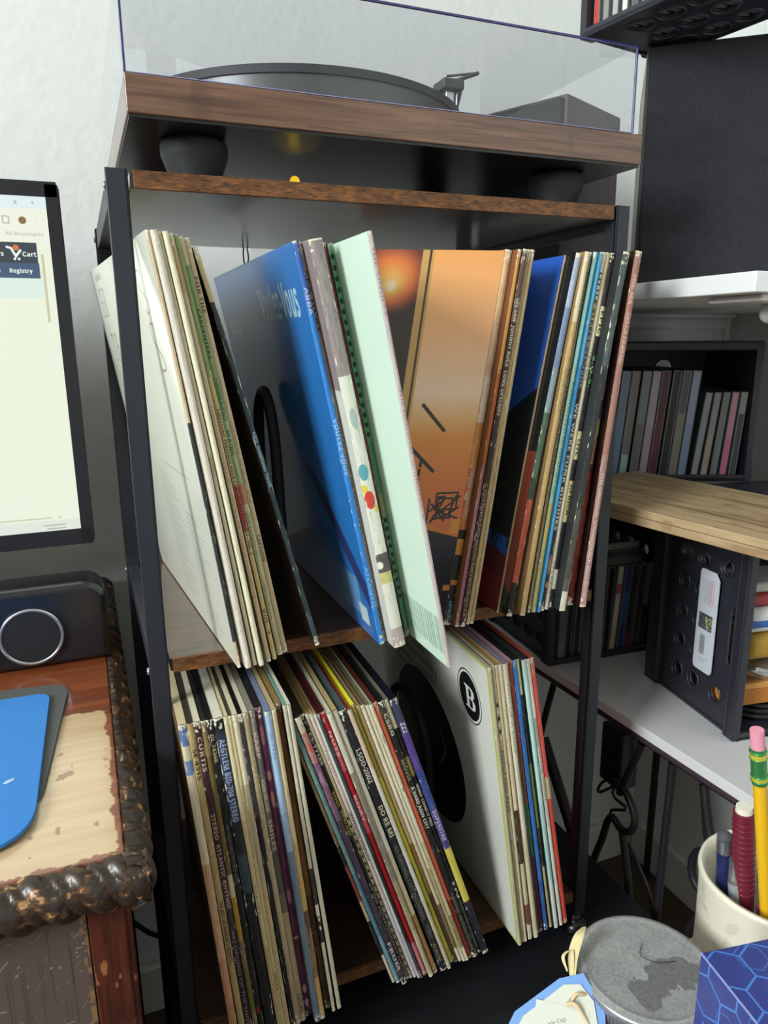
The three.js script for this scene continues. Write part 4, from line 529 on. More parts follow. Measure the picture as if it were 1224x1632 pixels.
{
  const m = thing('monitor', 'computer monitor showing a pale shopping page above the desk', 'monitor', [-0.354, DESK_Y, -0.26]);
  const w = 0.62, h = 0.352, y = 0.2775, bz = 0.0115, zf = 0.015;
  part(m, 'housing', rbox(w, h, 0.028, 0.006, 0, y, -0.001, 3), std(0x1d1d24, 0.4));
  const web = canvasTex(2000, 1090, (g, W_, H_) => {
    g.fillStyle = '#eaf2de'; g.fillRect(0, 0, W_, H_); const R = W_;
    g.fillStyle = '#dfeef0'; g.fillRect(0, 0, W_, 70); g.fillStyle = '#eef2e0'; g.fillRect(0, 40, W_, 100);
    g.fillStyle = '#9aa5a0'; g.font = '22px sans-serif'; g.fillText('x', R - 96, 30); g.fillText('+', R - 48, 30);
    g.fillStyle = '#8a6a48'; g.beginPath(); g.arc(R - 76, 76, 11, 0, 7); g.fill(); g.strokeStyle = '#a9b0a4'; g.lineWidth = 3; g.strokeRect(R - 132, 66, 18, 20); g.fillStyle = '#b4baae'; g.font = '17px sans-serif'; g.fillText('All Bookmarks', R - 128, 122); g.fillText(':', R - 42, 82);
    g.fillStyle = '#3a444e'; g.fillRect(0, 142, R - 44, 62); g.fillStyle = '#465b78'; g.fillRect(0, 204, R - 42, 46);
    g.fillStyle = '#eef6ee'; g.font = 'bold 20px sans-serif'; g.fillText('Cart', R - 88, 184); g.fillText('& Orders', R - 225, 184); g.fillText('Returns', R - 225, 162); g.font = 'bold 17px sans-serif'; g.fillText('Registry', R - 130, 234); g.fillText('Basics', R - 205, 234);
    g.strokeStyle = '#f2f8f2'; g.lineWidth = 7; g.beginPath(); g.moveTo(R - 132, 156); g.lineTo(R - 118, 160); g.lineTo(R - 106, 184); g.lineTo(R - 90, 164); g.stroke(); g.beginPath(); g.arc(R - 110, 192, 4, 0, 7); g.arc(R - 98, 192, 4, 0, 7); g.fill(); g.fillStyle = '#d87a3c'; g.beginPath(); g.arc(R - 104, 158, 9, 0, 7); g.fill();
    g.fillStyle = '#dcefe2'; g.fillRect(0, 250, R - 30, 60); g.fillStyle = '#cfc8a8'; g.fillRect(R - 34, 176, 8, 210); g.fillStyle = '#c9cfae'; g.fillRect(0, 1034, R - 90, 5); g.fillStyle = '#dfe8dc'; g.fillRect(0, 1046, R, 44); g.fillStyle = '#b9bfae'; g.fillRect(R - 70, 1034, 6, 6); g.fillRect(R - 120, 1060, 70, 5); g.fillRect(R - 110, 1072, 60, 5);
  });
  part(m, 'screen', new THREE.PlaneGeometry(w - 2 * bz, h - 0.028).translate(0, y + 0.001, zf - 0.0006), std(0x0a0a0a, 0.35, { emissiveMap: web, emissive: 0xffffff, emissiveIntensity: 1.0 }));
  part(m, 'bezel', merge([box(w - 0.004, 0.0135, 0.002, 0, y + h / 2 - 0.0075, zf), box(w - 0.004, 0.0165, 0.002, 0, y - h / 2 + 0.009, zf), box(bz, h - 0.006, 0.002, w / 2 - bz / 2 - 0.001, y, zf), box(bz, h - 0.006, 0.002, -w / 2 + bz / 2 + 0.001, y, zf)]), std(0x1b1b22, 0.35));
  part(m, 'stand', merge([rbox(0.05, 0.2, 0.02, 0.004, 0, 0.1, -0.04), rbox(0.24, 0.012, 0.12, 0.004, 0, 0.0065, -0.06)]), M.black);
  const l = new THREE.RectAreaLight(0xeef4e2, 0.8, w - 2 * bz, h - 0.028); l.position.set(0, y, zf + 0.006); l.lookAt(0, y, 10); m.add(l);
}
{ const c = thing('power_cable', 'black cable crossing the wall between desk leg and rack', 'cable', [-0.03, -0.585, -0.4]); part(c, 'cable', tube([[-0.2, 0.09, -0.075], [-0.06, 0.035, -0.06], [-0.017, 0.018, 0], [0.017, -0.019, 0], [0.1, -0.06, -0.02], [0.2, -0.2, -0.03]], 0.0035, 40), M.rubber); }

// ---------------------------------------------------------------- right: white shelf with speakers
{
  const s = thing('wall_shelf', 'white wall shelf board with a pale bracket underneath', 'shelf', [0.715, 0.2775, -0.18]);
  part(s, 'board', rbox(0.469, 0.017, 0.536, 0.0015, 0, 0.0085, 0), M.white);
  for (const z of [0.225, -0.2]) part(s, 'bracket', merge([rbox(0.44, 0.006, 0.06, 0.002, 0.01, -0.0031, z), rbox(0.39, 0.02, 0.04, 0.009, 0.035, -0.014, z, 4), rbox(0.2, 0.05, 0.02, 0.008, 0.13, -0.03, z, 4), rbox(0.012, 0.14, 0.035, 0.003, 0.228, -0.06, z)]), M.white);
}
const cloth = texture(256, 256, (u, v) => { const k = 34 + 14 * fbm(u, v, 90, 90, 2, 301) + (fbm(u, v, 10, 10, 3, 305) - 0.5) * 6; return [k * 0.94, k * 0.93, k * 1.08]; }); 
{
  const ry = -0.682, s = thing('bookshelf_speaker', 'cream speaker with a black cloth grille on the white shelf', 'speaker', [0.6797, 0.2945, -0.1121], undefined, ry);
  const w = 0.24, h = 0.2385, d = 0.19;
  part(s, 'cabinet', rbox(w, h, d - 0.012, 0.002, 0, h / 2, -0.006), std(0xa8a69c, 0.6));
  const cm = std(0xffffff, 0.95, { map: cloth, bumpMap: cloth, bumpScale: 0.0006 }); cm.map.repeat.set(6, 6);
  part(s, 'grille', rbox(w - 0.004, h - 0.004, 0.012, 0.003, 0.001, h / 2, d / 2 - 0.0055), cm);
  part(s, 'grille_frame', merge([box(0.003, h - 0.002, 0.011, -w / 2 + 0.0015, h / 2, d / 2 - 0.0062)]), M.black);
}
{
  const s = thing('wooden_speaker', 'plum brown wood veneer speaker behind the turntable', 'speaker', [0.5725, 0.2945, -0.348], undefined, 0.43);
  const veneer = std(0xffffff, 0.45, { map: wood(256, 512, [66, 54, 62], [92, 76, 84], 40, 3, 311) }); veneer.map.repeat.set(5, 3);
  part(s, 'cabinet', rbox(0.142, 0.2355, 0.13, 0.002, 0, 0.11775, 0), veneer);
  part(s, 'grille', rbox(0.008, 0.228, 0.122, 0.003, -0.0745, 0.11775, 0), std(0x1a1a1f, 0.9));
}

// ---------------------------------------------------------------- perforated crates
function panel(w, h, holes, t = 0.003) {      // sheet in x/y centred on x, standing on y = 0, with round or slot holes [x, y, r, slotHeight]
  const s = new THREE.Shape(); s.moveTo(-w / 2, 0); s.lineTo(w / 2, 0); s.lineTo(w / 2, h); s.lineTo(-w / 2, h); s.closePath();
  for (const [x, y, r, sl] of holes) { const p = new THREE.Path(); if (sl) { p.moveTo(x + r, y); p.lineTo(x + r, y + sl); p.absarc(x, y + sl, r, 0, Math.PI, false); p.lineTo(x - r, y); p.absarc(x, y, r, Math.PI, Math.PI * 2, false); } else p.absarc(x, y, r, 0, Math.PI * 2, true); s.holes.push(p); }
  return new THREE.ExtrudeGeometry(s, { depth: t, bevelEnabled: false, curveSegments: 14 }).translate(0, 0, -t / 2);
}
const rings = (holes, t = 0.0042) => holes.filter((q) => !q[3]).map(([x, y, r]) => new THREE.TorusGeometry(r + 0.0006, 0.0012, 6, 24).scale(1, 1, 1.6).translate(x, y, t / 2));
function crate(label, pos, ry, w, h, d, opt = {}) {
  const c = thing('plastic_crate', label, 'crate', pos, undefined, ry), t = 0.003;
  const sideHoles = opt.side ?? (() => { const q = []; for (let y = 0.03; y < h - 0.02; y += 0.0375) for (let z = -d / 2 + 0.03; z < d / 2 - 0.02; z += 0.034) q.push([z, y, 0.0088]); return q; })();
  const side = (sx, holes) => { const g = merge([panel(d, h, holes), ...rings(holes), ...rings(holes, -0.0042)]).rotateY(-Math.PI / 2).scale(1, 1, 1); return g.translate(sx * (w / 2 - t), 0, 0); };
  part(c, 'side_panel', side(-1, sideHoles), M.crate); part(c, 'side_panel', side(1, sideHoles), M.crate);
  const bh = []; for (let y = 0.04; y < h - 0.02; y += 0.0375) for (let x = -w / 2 + 0.03; x < w / 2 - 0.02; x += 0.036) bh.push([x, y, 0.0088]);
  part(c, 'back_panel', merge([panel(w, h, opt.back ?? bh), ...rings(opt.back ?? bh)]).translate(0, 0, -d / 2 + t), M.crate);
  const fl = []; if (opt.floorHoles) for (let i = -Math.floor(w / 0.064); i <= Math.floor(w / 0.064); i++) for (let j = -1; j <= 1; j++) { const x = i * 0.034, y = d / 2 + 0.003 + j * 0.034; if (Math.abs(x) < w / 2 - 0.016) fl.push([x, y, 0.013]); }
  part(c, 'bottom_panel', merge([panel(w, d, fl), ...rings(fl, 0.002), ...rings(fl, -0.002)]).translate(0, -d / 2, 0).rotateX(-Math.PI / 2).translate(0, t, 0), M.crate);
  part(c, 'top_panel', merge([box(w, t, d - 0.004, 0, h - t / 2, -0.002), rbox(w + 0.004, 0.012, 0.008, 0.003, 0, h - 0.006, d / 2 - 0.004)]), M.crate);
  for (const sx of [-1, 1]) {
    part(c, 'corner_post', merge([rbox(0.0075, h, 0.0185, 0.0018, sx * (w / 2 + 0.0005), h / 2, d / 2 - 0.0092), rbox(0.004, h - 0.004, 0.0035, 0.0015, sx * (w / 2 + 0.004), h / 2, d / 2 - 0.0035), rbox(0.004, h - 0.004, 0.0035, 0.0015, sx * (w / 2 + 0.004), h / 2, d / 2 - 0.0145)]), M.crate);
    part(c, 'corner_post', merge([rbox(0.0075, h, 0.028, 0.0018, sx * (w / 2 + 0.0005), h / 2, -d / 2 + 0.014), rbox(0.004, h - 0.004, 0.0035, 0.0015, sx * (w / 2 + 0.004), h / 2, -d / 2 + 0.025)]), M.crate);
  }
  part(c, 'front_lip', rbox(w - 0.004, 0.009, 0.006, 0.002, 0, 0.0045, d / 2 - 0.003), M.crate);
  return (x, y, z) => { const v = new THREE.Vector3(x, y, z).applyAxisAngle(new THREE.Vector3(0, 1, 0), ry); return [pos[0] + v.x, pos[1] + y, pos[2] + v.z]; };
}
const caseMat = new THREE.MeshPhysicalMaterial({ color: 0x6f767c, roughness: 0.18, clearcoat: 0.6 }), caseDark = new THREE.MeshPhysicalMaterial({ color: 0x202226, roughness: 0.22, clearcoat: 0.6 });
const cdGeo = rbox(0.0102, 0.125, 0.142, 0.0008, 0, 0.0625, -0.071), cdEdge = merge([box(0.0012, 0.124, 0.0006, -0.0043, 0.0625, 0.0003), box(0.0012, 0.124, 0.0006, 0.0043, 0.0625, 0.0003)]);
const cdCache = {};
function cdCase(label, group, at, ry, lean, colours, k = 1, lie = false) {     // colours: [[height fraction, colour], ...] from the foot up
  const c = thing('disc_case', label, 'disc case', at, group, ry); c.rotation.order = 'YXZ';
  const body = new THREE.Group();
  const key = JSON.stringify(colours);
  part(c, 'case', cdGeo, colours.dark ? caseDark : caseMat);
  part(c, 'case_edge', cdEdge, caseMat);
  colours.forEach(([a, col], i) => { const b = i + 1 < colours.length ? colours[i + 1][0] : 1; part(c, 'spine_label', box(0.0074, 0.1225 * (b - a), 0.0008, 0, 0.00125 + 0.1225 * (a + b) / 2, 0.0002), cdCache[col] ??= std(col, 0.35)); });
  c.rotation.z = lean; c.scale.setScalar(k); if (lie) c.rotation.z = Math.PI / 2;
  return c;
}
{ // crate standing behind the board on the lower crates, open towards the camera side
  const ry = -0.4363, at = crate('black crate of disc cases standing behind the pale wooden board', [0.6473, 0.0579, -0.2684], ry, 0.3, 0.179, 0.17, { side: [], back: [[0.085, 0.14, 0.0125]] });
  const list = [['dark green spine', [[0, '#1e2a28']]], ['dark grey spine with a mint foot', [[0, '#6fae94'], [0.3, '#3b4246']]], ['dusty mauve spine', [[0, '#6a5a60'], [0.4, '#9a8a90']]], ['blue spine with a dark middle', [[0, '#5f7fb8'], [0.45, '#4a4a5c'], [0.7, '#4f6490']]], ['steel blue spine', [[0, '#6f8db8'], [0.5, '#7a8fa8']]], ['grey spine with a pale blue foot', [[0, '#a9c4d8'], [0.2, '#8a8288']]], ['slate grey spine', [[0, '#6a6c76'], [0.5, '#7d8a90']]], ['lavender spine', [[0, '#b49cb4'], [0.5, '#b3a8bc']]], ['maroon spine', [[0, '#6a2f48'], [0.6, '#5a3040']]], ['near black spine', [[0, '#23252c']]], ['charcoal and beige spine', [[0, '#8a8a84'], [0.6, '#5a6064']]], ['pale blue spine', [[0, '#8ea4cc'], [0.5, '#a3b0cc']]]];
  list.forEach(([n, col], i) => cdCase(n + ' in the crate behind the wooden board', 'disc cases in the crate behind the board', at(-0.072 + i * 0.0128, 0.0056, 0.0762 - (i % 3) * 0.002), ry, -0.075, col, 1.1));
  const small = [['silver spine', [[0, '#9aa2ae']]], ['beige grey spine', [[0, '#b8a89a'], [0.5, '#9a9c9c']]], ['plain grey spine', [[0, '#7d8488']]], ['pink spine', [[0, '#d06f92'], [0.5, '#c48a98']]], ['dark grey spine with pale print', [[0, '#3d4246'], [0.75, '#8a8a82']]]];
  small.forEach(([n, col], i) => cdCase('smaller case with ' + n + ' right in the crate behind the board', 'smaller cases in the crate behind the board', at(0.083 + i * 0.0122, 0.0056, 0.0782), ry, -0.1 + i * 0.01, col, 0.88));
}
{ // crate at the back of the white table
  const ry = -0.07, at = crate('black crate of disc cases at the back of the white table', [0.615, -0.1998, -0.314], ry, 0.176, 0.2575, 0.2);
  const list = [['slate spine at the far left', [[0, '#6f7c84'], [0.2, '#59656e']]], ['black spine', [[0, '#1b1c20']]], ['dark brown spine', [[0, '#2a2422']]], ['smoky grey spine', [[0, '#3a3d42'], [0.55, '#8a8a8c']]], ['green topped spine left of its twin', [[0, '#2b2d33'], [0.66, '#4fa890']]], ['green topped spine beside the dark one', [[0, '#26282e'], [0.66, '#4a9c86']]], ['dark spine', [[0, '#17181b']]], ['white spine with a red mark', [[0, '#c9c29a'], [0.25, '#d0cec4'], [0.68, '#c0656a'], [0.8, '#d2cdc0']]], ['blue spine', [[0, '#2a3c78'], [0.3, '#2f5fa0'], [0.7, '#2f3f88']]], ['dark red spine', [[0, '#6a3434'], [0.2, '#33262a']]], ['brown spine', [[0, '#4a3a3c'], [0.4, '#3a302c']]], ['grey beige spine', [[0, '#3b3536'], [0.5, '#8f8a80']]]];
  list.forEach(([n, col], i) => cdCase(n + ' in the crate at the back of the table', 'disc cases in the crate on the table', at(-0.068 + i * 0.0121, 0.0056, 0.0922 - (i % 2) * 0.002), ry, i > 6 ? -0.07 : -0.03, col));
  for (let i = 0; i < 3; i++) { const p = at(0.066 - i * 0.004, 0.1355 + i * 0.0112, 0.083); cdCase(['lowest', 'middle', 'topmost'][i] + ' of three cases lying flat in the table crate', 'flat cases in the table crate', p, ry, 0, [[0, ['#6a6660', '#3c3a3a', '#8a8a86'][i]]], 0.98, true); }
}
{ // crate high up on the speaker
  const ry = -1.412, at = crate('black perforated crate of disc cases seen from below at top right', [0.5388, 0.5338, 0.0096], ry, 0.3, 0.165, 0.12, { floorHoles: true });
  const list = [['red spine, first in the crate', [[0, '#c8432f']]], ['grey beige spine', [[0, '#8a8a82']]], ['pale grey spine', [[0, '#a9a8a4']]], ['white spine', [[0, '#d6d4cc']]], ['dark grey spine', [[0, '#5a5c60']]], ['lavender grey spine', [[0, '#aaa4b4']]], ['rose red spine', [[0, '#c4565c']]], ['silver white spine', [[0, '#cfd0cf']]], ['crimson spine', [[0, '#b8404a']]], ['slate spine', [[0, '#787c86']]]];
  list.forEach(([n, col], i) => cdCase(n + ' in the high crate at top right', 'disc cases in the high crate', at(-0.139 + i * 0.0118, 0.0052, 0.0525), ry, 0, col, 0.72));
}
{ // crate on the table with its holed side towards the rack
  const cols = [-0.0254, 0.0058, 0.0456], rows = [0.0385, 0.077, 0.115, 0.153, 0.1905, 0.228], side = [];
  cols.forEach((z, i) => rows.forEach((y, j) => { if (i < 2 || j === 0 || j > 3) side.push([z, y, 0.0098]); })); side.push([0.0632, 0.086, 0.0068, 0.058]);
  const ry = -0.1606, at = crate('black perforated crate with a white label standing on the table', [0.7189, -0.1998, -0.0454], ry, 0.22, 0.2575, 0.1745, { side });
  const tag = thing('packaging_label', 'white hanging label with red oval logo and barcode on the crate side', 'label', at(-0.1135, 0.12, 0.0255), undefined, ry);
  const w = 0.031, h = 0.122, c = 0.006, s = new THREE.Shape(); s.moveTo(-w / 2 + c, -h / 2); s.lineTo(w / 2 - c * 0.6, -h / 2); s.quadraticCurveTo(w / 2, -h / 2, w / 2, -h / 2 + c); s.lineTo(w / 2, h / 2 - c * 1.3); s.lineTo(w / 2 - c * 1.1, h / 2); s.lineTo(-w / 2 + c * 0.6, h / 2); s.quadraticCurveTo(-w / 2, h / 2, -w / 2, h / 2 - c); s.lineTo(-w / 2, -h / 2 + c); s.quadraticCurveTo(-w / 2, -h / 2, -w / 2 + c, -h / 2);
  const g = new THREE.ExtrudeGeometry(s, { depth: 0.0014, bevelEnabled: true, bevelSize: 0.0005, bevelThickness: 0.0005, bevelSegments: 2 }).rotateY(-Math.PI / 2);
  part(tag, 'card', g, std(0xd3dae4, 0.5));
  const print = canvasTex(256, 1008, (q, W_, H_) => {
    q.fillStyle = '#d5dde8'; q.fillRect(0, 0, W_, H_); q.save(); q.translate(190, 190); q.rotate(Math.PI / 2); q.strokeStyle = '#d86a72'; q.lineWidth = 7; q.beginPath(); q.roundRect(-130, -38, 260, 76, 38); q.stroke(); q.fillStyle = '#d86a72'; q.font = 'bold 48px sans-serif'; q.textAlign = 'center'; q.textBaseline = 'middle'; q.fillText('Nintendo', 0, 2, 220); q.restore();
    q.save(); q.translate(90, 60); q.rotate(Math.PI / 2); q.fillStyle = '#7d8794'; q.font = '16px sans-serif'; for (let i = 0; i < 5; i++) q.fillText('Contents made with care. Keep dry.', 0, -i * 20 + 20, 300 - i * 20); q.restore();
    q.fillStyle = '#4f5258'; q.fillRect(10, 420, 236, 170); for (let i = 0; i < 60; i++) { q.fillStyle = ['#c9c05a', '#8fae5a', '#c97a4a', '#d8d2a0', '#5a86a8'][i % 5]; q.fillRect(120 + rnd() * 100, 440 + rnd() * 120, rr(8, 26), rr(6, 22)); } for (let i = 0; i < 40; i++) { q.fillStyle = i % 2 ? '#2c2e33' : '#9aa0a8'; q.fillRect(14 + rnd() * 90, 426 + rnd() * 150, rr(4, 12), rr(3, 10)); }
    q.fillStyle = '#3d4650'; for (let y = 650; y < 860;) { const b = rr(2, 9); q.fillRect(60, y, 90, b); y += b + rr(2, 7); } q.font = '18px sans-serif'; q.save(); q.translate(200, 640); q.rotate(Math.PI / 2); q.fillText('2 - 14+', 0, 0); q.restore(); q.fillRect(210, 880, 12, 16); for (let i = 0; i < 4; i++) { q.fillStyle = '#9aa4b0'; q.fillRect(60, 905 + i * 12, 110, 4); }
  });
  part(tag, 'printed_face', new THREE.PlaneGeometry(w - 0.006, h - 0.008).rotateY(-Math.PI / 2).translate(-0.0021, 0, 0), std(0xffffff, 0.45, { map: print }));
  // things inside, seen past the front post
  const put = (name, label, cat, p, parts) => { const o = thing(name, label, cat, at(...p), undefined, ry); parts.forEach(([n, gg, m]) => part(o, n, gg, m)); return o; };
  put('snack_packet', 'white and blue folded packet inside the perforated crate', 'packet', [-0.045, 0.118, 0.03], [['packet', rbox(0.1, 0.03, 0.08, 0.01, 0, 0.015, 0, 3), std(0xd8dcdf, 0.4)], ['stripe', rbox(0.101, 0.012, 0.081, 0.005, 0, 0.0125, 0.0006), std(0x2f62b4, 0.4)]]);
  put('red_pouch', 'small red pouch on top inside the perforated crate', 'pouch', [-0.045, 0.1485, 0.03], [['pouch', rbox(0.09, 0.014, 0.07, 0.006, 0, 0.007, 0, 3), std(0xa83a40, 0.5)], ['flap', rbox(0.085, 0.012, 0.06, 0.005, 0, 0.02, 0, 3), std(0xc4c6c8, 0.5)]]);
  put('yellow_pouch', 'mustard yellow pouch below the blue packet in the crate', 'pouch', [-0.045, 0.086, 0.03], [['pouch', rbox(0.1, 0.031, 0.085, 0.012, 0, 0.0155, 0, 4), std(0xa8872a, 0.5)]]);
  { const fg = new THREE.IcosahedronGeometry(0.03, 4), p = fg.attributes.position; for (let i = 0; i < p.count; i++) { const x = p.getX(i), y = p.getY(i), z = p.getZ(i), k = 0.78 + 0.4 * fbm(Math.abs(x * 9 + 0.5) % 1, Math.abs(y * 9 + z * 7 + 0.5) % 1, 6, 6, 2, 401); p.setXYZ(i, x * k * 1.5, y * k * 0.55, z * k * 1.3); } fg.computeVertexNormals(); put('foil_wrapper', 'crumpled silver foil wrapper inside the perforated crate', 'wrapper', [-0.045, 0.0665, 0.035], [['foil', fg, std(0xb9bcc2, 0.25, { metalness: 0.85 })]]); }
  put('marker_box', 'orange cardboard strip low inside the perforated crate', 'box', [-0.045, 0.024, 0.03], [['box', rbox(0.11, 0.02, 0.06, 0.002, 0, 0.012, 0), std(0xc07a34, 0.6)], ['lid', rbox(0.112, 0.008, 0.062, 0.002, 0, 0.026, 0), std(0xd69a52, 0.6)]]);
  put('coiled_cable', 'coiled black cable on the floor of the perforated crate', 'cable', [-0.045, 0.006, 0.028], [['coil', merge([0, 1, 2].map((i) => new THREE.TorusGeometry(0.034 - i * 0.004, 0.0028, 8, 48).rotateX(Math.PI / 2).translate(i * 0.002, 0.003 + i * 0.0045, 0))), M.rubber]]);
}
function grainBox(...q) { const g = rbox(...q), n = g.attributes.normal, p = g.attributes.position, uv = g.attributes.uv; for (let i = 0; i < p.count; i++) if (Math.abs(n.getX(i)) > 0.6) uv.setXY(i, p.getY(i), p.getZ(i)); return g; }
{ // pale wooden board bridging the crates
  const b = thing('wooden_board', 'pale wooden plank laid across the edge of the table crates', 'board', [0.5544, 0.0578, 0.0702], undefined, 0.117);
  part(b, 'board_layer', grainBox(0.168, 0.0085, 0.48, 0.0012, 0, 0.00435, 0), paleWood); part(b, 'board_layer', grainBox(0.168, 0.0085, 0.48, 0.0012, 0, 0.013, 0), paleWood);
}
{ // white table on wrought iron
  const t = thing('iron_table', 'white topped side table on scrolled black wrought iron', 'table', [0.72, ROOM.y0, -0.15]);
  const G = (g) => g.translate(-0.72, -ROOM.y0, 0.15), yt = -0.2;
  const s = new THREE.Shape(); s.moveTo(0.5103, 0.42); s.lineTo(0.5303, -0.113); s.lineTo(0.925, -0.113); s.lineTo(0.925, 0.42); s.closePath();
  part(t, 'table_top', G(new THREE.ExtrudeGeometry(s, { depth: 0.0115, bevelEnabled: true, bevelSize: 0.0006, bevelThickness: 0.0006, bevelSegments: 1 }).rotateX(-Math.PI / 2).translate(0, yt - 0.0121, 0)), M.whiteTop);
  const rail = (a, b) => part(t, 'rail', G(rod([a[0], yt - 0.0195, a[1]], [b[0], yt - 0.0195, b[1]], 0.0072, 4)), M.rail);
  rail([0.5185, -0.41], [0.538, 0.105]); rail([0.538, 0.105], [0.915, 0.105]);
  for (const [x, z] of [[0.538, 0.104], [0.52, -0.41], [0.915, 0.104], [0.915, -0.41]]) part(t, 'leg', G(rod([x, ROOM.y0, z], [x, yt - 0.013, z], 0.007, 12)), M.iron);
  const x = 0.532, scroll = (pts, r = 0.0047) => part(t, 'scroll_rod', G(tube(pts.map(([y, z]) => [x, y, z]), r, 70)), M.iron);
  scroll([[-0.226, -0.049], [-0.27, -0.066], [-0.3136, -0.0817]]);
  scroll([[-0.3, -0.09], [-0.306, -0.07], [-0.33, -0.052], [-0.352, -0.058], [-0.36, -0.074], [-0.354, -0.092], [-0.4, -0.108], [-0.45, -0.124], [-0.62, -0.17]]);
  scroll([[-0.36, -0.072], [-0.43, -0.053], [-0.62, -0.03]]);
  scroll([[-0.224, -0.001], [-0.33, -0.003], [-0.5, -0.0055], [-0.78, -0.008]]);
  scroll([[-0.224, 0.0435], [-0.26, 0.053], [-0.298, 0.064], [-0.303, 0.047], [-0.324, 0.0385], [-0.344, 0.044], [-0.353, 0.0595], [-0.41, 0.0435], [-0.55, 0.02], [-0.78, 0.005]]);
  scroll([[-0.224, 0.0435], [-0.298, 0.064], [-0.31, 0.085], [-0.36, 0.1]]);
  scroll([[-0.226, -0.225], [-0.2758, -0.2394], [-0.3465, -0.2582], [-0.5, -0.3]]);
  part(t, 'brace', G(rod([x, -0.325, -0.245], [x, -0.5, -0.115], 0.009, 4)), M.iron);
  part(t, 'lower_bar', G(rod([0.53, -0.79, -0.41], [0.538, -0.79, 0.104], 0.006, 8)), M.iron);
}
{
  const a = thing('power_adapter', 'black power adapter hanging under the white table edge', 'adapter', [0.56, -0.245, -0.118]);
  part(a, 'brick', rbox(0.03, 0.082, 0.04, 0.004, 0, -0.041, 0), M.black);
  part(a, 'cable', tube([[0, 0, 0], [-0.008, 0.014, 0.006], [-0.004, 0.02, 0.02], [0.004, 0.006, 0.028], [0.006, -0.04, 0.024]], 0.0022, 40), M.rubber);
  part(a, 'cable', tube([[0, -0.082, 0], [-0.006, -0.1, 0.0], [0.002, -0.11, 0.02], [-0.004, -0.13, -0.006], [0.0, -0.16, 0.035], [0.0, -0.2, 0.075], [0, -0.24, 0.08], [0, -0.5, 0.06]], 0.002, 60), M.rubber);
  part(a, 'cable', tube([[0.004, -0.08, -0.01], [-0.006, -0.098, -0.024], [-0.004, -0.115, -0.03], [0.006, -0.096, -0.01], [0, -0.082, 0.012]], 0.002, 40), M.rubber);
}

// ---------------------------------------------------------------- foreground: small table with jar, cup and box
const FY = -0.2;
{
  const t = thing('small_table', 'small orange brown wooden table in the right foreground', 'table', [0.4, ROOM.y0, 0.42]);
  const G = (g) => g.translate(-0.4, -ROOM.y0, -0.42), s = new THREE.Shape(); s.moveTo(0.15, -0.2425); s.lineTo(0.64, -0.168); s.lineTo(0.66, -0.64); s.lineTo(0.15, -0.66); s.closePath();
  part(t, 'table_top', G(new THREE.ExtrudeGeometry(s, { depth: 0.018, bevelEnabled: true, bevelSize: 0.001, bevelThickness: 0.001, bevelSegments: 2 }).rotateX(-Math.PI / 2).translate(0, FY - 0.019, 0)), orangeWood);
  for (const [x, z] of [[0.18, 0.27], [0.61, 0.215], [0.18, 0.62], [0.62, 0.6]]) part(t, 'leg', G(rbox(0.03, FY - 0.02 - ROOM.y0, 0.03, 0.003, x, (FY - 0.02 + ROOM.y0) / 2, z)), orangeWood);
}
